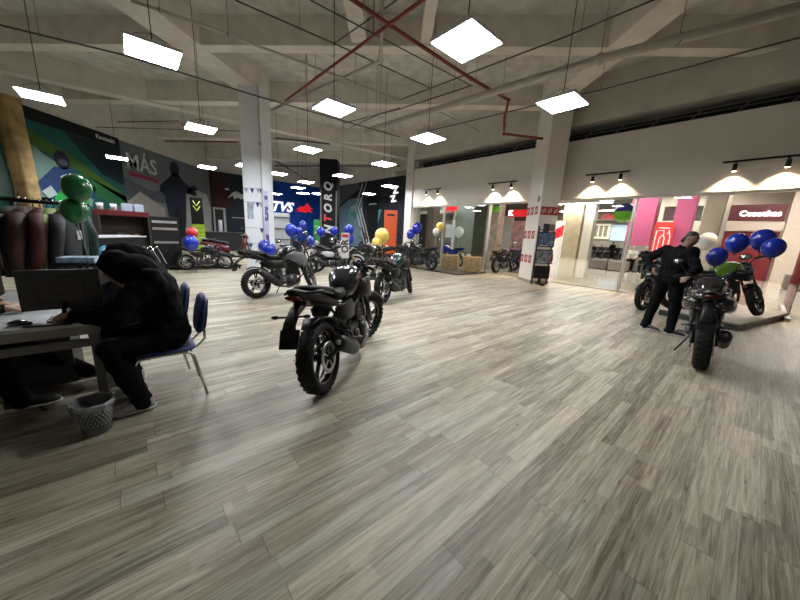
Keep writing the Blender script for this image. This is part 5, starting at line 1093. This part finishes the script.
bale((2.68, 12.98)[0]+.05,(2.68, 12.98)[1]+.1,'straw bale at the left of the pair by the glass', .74); bale((3.47, 12.22)[0],(3.47, 12.22)[1]+.1,'straw bale at the right of the pair by the glass', .74)
# banners, stands
def standing_panel(name, x, y, rz, w, h, mat, label, cat='stand', th=.05, feet=True, z0=.0):
    t = empty(name, (x,y,0), rz, label, cat); MB().box((0,0,z0+h/2), (w,th,h), bev=.01).build('panel', mat, t)
    if feet: m = MB(); m.box((0,0,.015), (w*1.05,.34,.03), bev=.005); m.build('base', black(), t)
    return t
GB = standing_panel('roll_up_banner', (-8.14, 13.81)[0],(-8.14, 13.81)[1], .45, .45, 2.50, F('lime banner', (.28,.42,.03)), 'tall lime green and black roll-up banner left of the doorway', 'banner', .03)
m = MB(); m.box((0,-.022,1.95), (.45,.006,1.10)); m.build('black_top', F('black print'), GB); m = MB()
for pl in ([(-.12,2.35),(0,2.15),(.12,2.35)], [(-.12,2.15),(0,1.95),(.12,2.15)]): m.tube([(a,-.03,z) for a, z in pl], .02, 6)
m.build('chevron_mark', F('lime mark print', (.5,.6,.1)), GB)
m = MB()
for k in range(7): m.box((0,-.02,.22+k*.17), (.34,.006,.02))
m.build('text_lines', F('dark green print', (.03,.09,.02)), GB)
OS = standing_panel('display_totem', (0.11, 15.07)[0],(0.11, 15.07)[1], -.05, .62, 2.50, M('orange totem paint', (.72,.10,.015), .4), 'tall bright orange totem before the black mural', 'totem', .12); MB().box((0,-.064,2.28), (.36,.006,.09), bev=.002).build('dark_slot', darkm, OS)
GN = standing_panel('green_banner', (-3.78, 17.29)[0],(-3.78, 17.29)[1], .2, .55, 1.95, F('green banner print', (.03,.22,.07)), 'small green banner at the foot of the blue wall', 'banner', .03); MB().box((0,-.02,1.25), (.45,.006,.16)).build('pale_band', F('pale green print', (.3,.45,.2)), GN); MB().box((0,-.02,1.6), (.45,.006,.05)).build('pale_line', F('pale green print'), GN)
t = empty('blue_podium', ((-1.01, 15.04)[0],(-1.01, 15.04)[1],0), .1, 'long low blue podium before the black mural', 'podium'); MB().box((0,0,.17), (2.0,.5,.34), bev=.03).build('podium_body', M('blue podium cloth', (.02,.04,.24), .5), t); MB().box((0,0,.36), (2.1,.6,.05), bev=.01).build('podium_top', black(), t)
t = empty('shelf_unit', (-5.1,14.9,0), .3, 'pale grey shelf unit beside the white column', 'shelf'); MB().box((0,0,1.05), (.95,.3,2.1), bev=.01).build('back', M('pale grey shelf', (.30,.31,.32), .5), t)
for z in (.4,.9,1.4,1.9): MB().box((0,-.16,z), (.9,.06,.04)).build('shelf', M('dark shelf edge', (.06,.06,.06), .5), t)
t = empty('sign_stand', (-.72,10.25,0), .1, 'thin black pole stand with a flat foot in the back row', 'stand'); m = MB(); m.tube([(0,0,0.02),(0,0,1.35)], .018, 8); m.box((0,0,.012), (.35,.25,.024), bev=.005); m.build('pole', black(), t); m = MB(); m.tube([(0,0,1.33),(-.25,0,1.62)], .016, 8); m.build('arm', black(), t)
t = empty('price_sign', (-1.35,10.0,0), .15, 'white and red vertical price sign over the sport motorcycle', 'sign'); MB().box((0,0,.97), (.24,.02,.80), bev=.004).build('sign_board', M('white sticker'), t); MB().box((0,.03,.30), (.02,.02,.6)).build('post', black(), t); MB().box((0,0.03,.01), (.2,.2,.02)).build('base', black(), t)
q = text_mesh('OR', .3, F('dark text print', (.05,.04,.04)), t, 'lettering', .004, bold=.01); q.location = (0,-.014,.95); q.rotation_euler = (0,-PI/2,0)
MB().box((0,-.012,1.28), (.2,.004,.10)).build('red_block', M('red print on banner', (.45,.02,.02), .5), t)
# service counter before the dark wall with a person behind it
t = empty('service_counter', tuple(sf(0,0,0)*0+Vector((-8.3,18.6,0))), math.atan2(.62,.785), 'long dark service counter before the near black wall', 'counter'); MB().box((0,0,.5), (5.2,.6,1.0)).build('front', F('dark counter print', (.02,.02,.024)), t); MB().box((0,-.02,1.02), (5.3,.7,.05), bev=.01).build('countertop', M('dark counter top', (.05,.05,.055), .3), t)
m = MB(); m.lathe([(0,0),(.10,0),(.10,.62),(.09,.64),(0,.64)], (0,0,0), 'z', 18); o = m.build('paper_roll', wp); o.location = (-9.35,17.9,1.046); tag(o, 'white upright roll standing on the service counter', 'roll')
J, P, f, r = standing(-7.55,20.0,200); J['elbow_l'] = P(.1,-.25,1.15); J['wrist_l'] = P(.3,-.1,1.10); person('person in black behind the service counter', J, blk, jeans, voxel=.022)
# left side: jacket rail, stickers counter, shelves
ra, rb = Vector((-3.97, 3.36, 1.54)), Vector((-3.49, 3.85, 1.59))
t = empty('clothes_rail', (ra.x,ra.y,0), math.atan2(rb.y-ra.y, rb.x-ra.x), 'long dark clothes rail hung with riding gear', 'clothes rail'); LR = (rb-ra).length; zr = (ra.z+rb.z)/2
m = MB(); m.tube([(0,0,zr),(LR,0,zr)], .020, 10); m.build('rail', black(), t)
for x in (.12,LR-.10): m = MB(); m.tube([(x,0,zr),(x,0,.03)], .018, 8); m.tube([(x,-.25,.03),(x,.25,.03)], .018, 8); m.build('leg', black(), t)
cols = [('dark grey',(.05,.055,.06)),('brown',(.10,.05,.03)),('black',(.012,.012,.012)),('dark red',(.14,.025,.025)),('black',(.015,.015,.016)),('lime and white',(.33,.42,.12)),('black and teal',(.015,.05,.05)),('charcoal',(.03,.03,.035))]
rdir = (rb-ra).normalized()
for k, (nm, c_) in enumerate(cols):
    x = .16+k*(LR-.35)/7; p = ra+rdir*x; hz_ = zr
    o = empty('riding_jacket', (p.x,p.y,0), math.atan2(rdir.y,rdir.x)+R((35,70,50,80,40,60,30,65)[k]), '%s riding jacket hanging on the long rail, %s' % (nm, ('at its left end','second from its left end','third from its left end','fourth from its left end','in the middle','near the green balloons','second from its right end','at its right end')[k]), 'jacket', 'riding gear on the long rail')
    mt_ = M('%s riding cloth' % nm, tuple(v*.55 for v in c_), .7, var=.3, scale=20)
    bt = (.78,.95,.70,.88,.62,.80,.92,.72)[k]; m = MB(); m.loft([(hz_-bt,(0,0),(.21,.07),2.6),(hz_-.55,(0,0),(.20,.075),2.6),(hz_-.25,(0,0),(.225,.085),2.6),(hz_-.12,(0,0),(.20,.07),2.4),(hz_-.06,(0,0),(.08,.05),2.2)], 16, 'z'); m.build('torso', mt_, o)
    for sg in (-1,1): m = MB(); m.tube([(sg*.19,0,hz_-.14),(sg*.26,0,hz_-.35),(sg*.27,.03,hz_-.55),(sg*.25,.05,hz_-.74)], (.065,.062,.055,.042), 10); m.build('sleeve', mt_, o)
    m = MB(); m.tube([(0,0,hz_-.06),(0,0,hz_+.02),(.02,0,hz_+.035)], .005, 6); m.build('hanger', chrome(), o)
    m = MB(); m.box((0,-.083,hz_-.34), (.16,.012,.10), bev=.004); m.build('chest_panel', M('pale gear patch', (.35,.36,.38), .6, var=.4), o)
# dark sticker counter
sc0, sc1 = Vector((-5.8, 5.79, 1.07)), Vector((-5.86, 7.35, 1.05)); 
t = empty('display_counter', ((sc0.x+sc1.x)/2,(sc0.y+sc1.y)/2,0), math.atan2(sc1.y-sc0.y, sc1.x-sc0.x), 'long black display counter with round emblems behind the desk', 'counter'); LC = (sc1-sc0).length; zc = (sc0.z+sc1.z)/2
MB().box((0,0,zc/2), (LC,.55,zc), bev=.01).build('counter_body', F('black counter print', (.010,.010,.011)), t); MB().box((0,-.02,zc+.012), (LC+.04,.6,.025)).build('counter_top_edge', M('white edge', (.5,.52,.55), .4), t)
for x, c_, n_ in ((-.74,(.42,.03,.05),'red_emblem'), (-.42,(.05,.25,.42),'blue_emblem')):
    m = MB(); m.lathe([(0,-.29),(.155,-.29),(.155,-.28),(0,-.28)], (x*LC/2.2,0,zc-.30), 'y', 24); eo = m.build(n_, F(n_+' print', c_), t)
    m = MB(); m.box((x*LC/2.2,-.293,zc-.28), (.10,.006,.14)); m.box((x*LC/2.2,-.293,zc-.36), (.16,.006,.03)); m.build('emblem_mark', F('pale print'), eo)
for k, (x, c_) in enumerate(((-1.0,(.6,.6,.62)),(-.62,(.6,.6,.62)))):
    m = MB(); m.loft([(-.10,(0,.05),(.06,.05),2.2),(0,(0,.07),(.09,.07),2.3),(.10,(0,.05),(.07,.05),2.2)], 12); o = m.build('hat', wp); q = t.matrix_basis @ Vector((x*.9,0,zc+.025)); o.location = (t.location.x+math.cos(t.rotation_euler.z)*x*.9, t.location.y+math.sin(t.rotation_euler.z)*x*.9, zc+.026); tag(o, 'small white hat on the black display counter, '+('left one' if k == 0 else 'right one'), 'hat', 'white hats on the counter')
# red product shelf with white mugs
sh0 = Vector((-6.45, 7.9, 0.94)); sz = Vector((-6.39, 7.95, 1.63)).z
t = empty('product_shelf', (sh0.x,sh0.y,0), R(52), 'dark wooden product shelf with a red top board', 'shelf')
MB().box((0,0,sz-.06), (.95,.5,.12), bev=.01).build('top_board', F('dark red board print', (.13,.018,.018)), t); MB().box((0,.2,sz/2), (.90,.05,sz-.1)).build('back', F('brown board print', (.05,.035,.028)), t)
for sx in (-.455,.455): MB().box((sx,0,sz/2-.05), (.04,.5,sz-.1)).build('side_panel', F('brown board print'), t)
for z in (.35,.8): MB().box((0,0,z), (.87,.46,.03)).build('shelf', F('brown board print'), t)
random.seed(5)
for k in range(12):
    a = -.36+(k % 6)*.145; z = .365 if k < 6 else .815; cn, c_ = [('dark red',(.12,.02,.02)),('beige',(.25,.22,.18)),('charcoal',(.04,.04,.045)),('brown',(.20,.10,.05)),('cream',(.4,.36,.28)),('grey',(.12,.12,.12))][(k*5+k//6) % 6]; m = MB(); h_ = random.uniform(.18,.30); m.box((0,0,h_/2), (.12,.16,h_), bev=.01); o = m.build('product_box', F('carton %s' % (c_,), c_)); o.location = (sh0.x+math.cos(R(52))*a, sh0.y+math.sin(R(52))*a, z); o.rotation_euler = (0,0,R(52)); tag(o, '%s carton on the %s shelf of the dark wooden product shelf' % (cn, 'lower' if k < 6 else 'upper'), 'box', 'cartons in the product shelf, '+('lower row' if k < 6 else 'upper row'))
for k, x in enumerate((-.36,-.12,.12,.34)):
    m = MB(); 
    if k < 2: m.lathe([(0,0),(.05,0),(.065,.15),(.058,.15),(.044,.02),(0,.02)], (0,0,0), 'z', 16)
    else: m.box((0,0,.09), (.18,.14,.18), bev=.01)
    o = m.build('white_cup' if k < 2 else 'pale_box', wp if k < 2 else M('pale blue box', (.40,.50,.62), .5)); o.location = (sh0.x+math.cos(R(52))*x, sh0.y+math.sin(R(52))*x, sz+.002); o.rotation_euler = (0,0,R(52)); tag(o, ('white cup' if k < 2 else 'pale blue box')+' on the red top board, '+('outermost left','beside the leftmost cup','left of two boxes','at its right end')[k], 'cup' if k < 2 else 'box')
b0 = Vector((-6.86, 9.85, 0.73)); bz = Vector((-6.8, 9.89, 1.57)).z
t = empty('equipment_rack', (b0.x,b0.y,0), R(45), 'black equipment rack standing before the grey mural', 'rack'); MB().box((0,0,bz/2), (.75,.5,bz), bev=.02).build('cabinet', F('black counter print'), t)
for z, c_ in ((bz-.15,(.3,.3,.32)),(bz-.35,(.25,.22,.20)),(bz-.75,(.2,.2,.2))): MB().box((0,-.26,z), (.6,.03,.07)).build('shelf_front', F('grey strip %s' % (c_,), c_), t)
t = empty('glass_counter', (b0.x-1.0,b0.y-.9,0), R(45), 'grey low counter between the shelf and the rack', 'counter'); MB().box((0,0,.62), (1.2,.5,1.24), bev=.01).build('body', F('grey counter print', (.07,.075,.07)), t); MB().box((0,-.26,1.0), (1.15,.02,.03)).build('trim', M('white edge'), t)
r0 = Vector((-9.09, 12.69, 0)); t = empty('brick_red_crate', (-9.9,13.3,0), R(40), 'brick red box on the floor before the grey mural', 'box'); MB().box((0,0,.33), (1.0,.5,.66), bev=.02).build('box_body', F('brick red print', (.16,.06,.04)), t); MB().box((0,0,.67), (1.04,.54,.03)).build('lid', F('dull red print', (.12,.05,.04)), t)
# low black table behind the desk with framed picture
tb = Vector((-4.17, 3.74, 0.84)); t = empty('low_table', (tb.x,tb.y,0), R(60), 'black table behind the monitor carrying a framed picture', 'table'); MB().box((0,0,tb.z-.035), (1.9,.5,.07), bev=.01).build('tabletop', black(), t)
for sx in (-.88,.88): MB().box((sx,0,(tb.z-.07)/2), (.05,.4,tb.z-.07)).build('leg', black(), t)
TBL = t
pf = Vector((-4.06, 3.64, 0.91)); t = empty('picture_frame', (pf.x,pf.y,tb.z+.003), R(20), 'lilac blue framed orange picture standing on the black table', 'picture'); MB().box((0,0,.14), (.36,.03,.28), bev=.008).build('frame', M('lilac frame', (.18,.20,.42), .4), t); MB().box((0,-.017,.14), (.29,.004,.21)).build('picture', M('orange brown picture', (.30,.10,.04), .5, var=.6, scale=12), t)
for k, (u_h, c_, nm) in enumerate(((.45,(.30,.30,.32),'white and black'), (.10,(.02,.02,.022),'gloss black'), (-.62,(.16,.02,.02),'dark red'))):
    hx_ = TBL.location.x+math.cos(TBL.rotation_euler.z)*u_h; hy_ = TBL.location.y+math.sin(TBL.rotation_euler.z)*u_h
    m = MB(); m.loft([(.0,(0,0),(.10,.085),2.4),(.04,(0,0),(.125,.105),2.3),(.12,(-.005,0),(.135,.115),2.1),(.19,(-.015,0),(.115,.10),2.1),(.235,(-.02,0),(.06,.055),2)], 20, 'z'); o = m.build('helmet', M('%s helmet shell' % nm, c_, .2, coat=.5)); o.location = (hx_,hy_,tb.z+.002); o.rotation_euler = (0,0,-.9); tag(o, '%s riding helmet resting on the black table behind the monitor' % nm, 'helmet', 'helmets on the black table')
    m = MB(); m.loft([(.075,(.04,0),(.092,.094),2.3),(.15,(.03,0),(.098,.096),2.2)], 18, 'z'); m.build('visor', M('smoked plastic', (.02,.02,.025), .1), o)
pb = Vector((-4.1, 3.51, 0.89)); m = MB(); m.box((0,0,.10), (.26,.18,.20), bev=.01); o = m.build('gear_box', M('white black carton', (.25,.26,.28), .5, var=.8, scale=14)); o.location = (pb.x,pb.y,tb.z+.003); tag(o, 'white and black carton left of the framed picture', 'box')
pq = Vector((-3.4, 3.53, 0.94)); m = MB(); m.box((0,0,.03), (.30,.22,.06), bev=.008); o = m.build('leaflet_pile', M('pale blue leaflets', (.30,.38,.48), .5, var=.4, scale=16)); o.location = (pq.x,pq.y,pq.z); o.rotation_euler = (0,0,.5); tag(o, 'pale blue leaflets on the stand behind the monitor', 'leaflets')
t = empty('leaflet_stand', (pq.x,pq.y,0), .5, 'small black stand carrying pale blue leaflets', 'stand'); MB().box((0,0,pq.z-.02), (.36,.28,.036), bev=.005).build('tray', black(), t); MB().box((0,0,(pq.z-.04)/2), (.05,.05,pq.z-.04)).build('post', black(), t)
# chrome framed basket chair behind the visitors
ca = (-4.63, 5.9, 0.89); t = empty('wire_chair', (ca[0],ca[1],0), .6, 'chrome wire chair behind the hooded visitors', 'chair'); m = MB()
for k in range(5): m.tube([(-.25+k*.05,-.2,.45),(-.3+k*.1,-.1,.8),(-.1+k*.1,.15,.95),(.1+k*.08,.25,.6)], .008, 6)
m.build('wire_back', chrome(), t); MB().box((0,0,.42), (.45,.45,.06), bev=.02).build('seat', black(), t)
for sx in (-1,1):
    for sy in (-1,1): m = MB(); m.tube([(sx*.19,sy*.19,.4),(sx*.22,sy*.22,0)], .011, 8); m.build('leg', chrome(), t)
# shin-high cable on the floor beside the desk
m = MB(); m.tube([(-2.91, 2.2, 0.008),(-2.88, 2.25, 0.008),(-2.81, 2.27, 0.008),(-2.65, 2.22, 0.008),(-2.49, 2.15, 0.008)], .007, 6); o = m.build('floor_cable', black()); tag(o, 'black cable lying on the floor under the desk', 'cable')
# ------------------------------------------------------------------ people in the mall
def walker(x, y, h, label, jk, tr, stride=.15, group=None, hood=False):
    J, P, f, r = standing(x, y, h); J['knee_l'] = P(.10,-.09,.49); J['ankle_l'] = P(stride,-.09,.10); J['ankle_r'] = P(-stride,.09,.12); J['knee_r'] = P(-.02,.09,.48); person(label, J, jk, tr, group, voxel=.022, face=False)
pB = sf(-7.0,25.0); walker(pB.x, pB.y, 60, 'person in black walking away beyond the cube ottomans', blk, jeans)
pA = sf(-11.2,23.0); walker(pA.x, pA.y, 200, 'person in dark clothes by the low seat under the beige column', blk, navyj)
tt = M('red cloth', (.50,.03,.04), .7)
o_ = sf(-9.5,23.25); J, P, f, r = seated(o_.x, o_.y, 230, .80); person('seated person in red at the beige column', J, tt, jeans, voxel=.022, face=False)
for k in range(9):
    o_ = sf(-11.0+k*.72,25.6); J, P, f, r = seated(o_.x, o_.y, 215+k*7, .5); person('dark clothed diner seated before the food counter, '+('first','second','third','fourth','fifth','sixth','seventh','eighth','ninth')[k]+' from the left', J, (blk, navyj, M('brown jacket', (.06,.035,.025), .8))[k % 3], jeans, 'diners before the food counter', voxel=.024, face=False)
    m = MB(); m.box((0,0,.47), (.42,.42,.05), bev=.01); s_ = m.build('stool', black()); s_.location = (o_.x,o_.y,0); MB().tube([(0,0,.0),(0,0,.45)], .03, 8).build('stem', black(), s_); tag(s_, 'dark stool under the '+('first','second','third','fourth','fifth','sixth','seventh','eighth','ninth')[k]+' diner from the left before the food counter', 'stool', 'stools before the food counter')
for k, (a, d, c_, nm) in enumerate(((-2.6,9.8,M('cream coat', (.45,.42,.36), .8),'cream coated'), (-2.0,9.9,blk,'black clothed'), (-1.35,9.8,M('grey coat', (.2,.2,.2), .8),'grey coated'))):
    if True:
        o_ = sf(a+.62,9.98); J, P, f, r = seated(o_.x, o_.y, 225+k*5, .55); person('%s person sitting by the pink column' % nm, J, c_, jeans, voxel=.02, face=False)
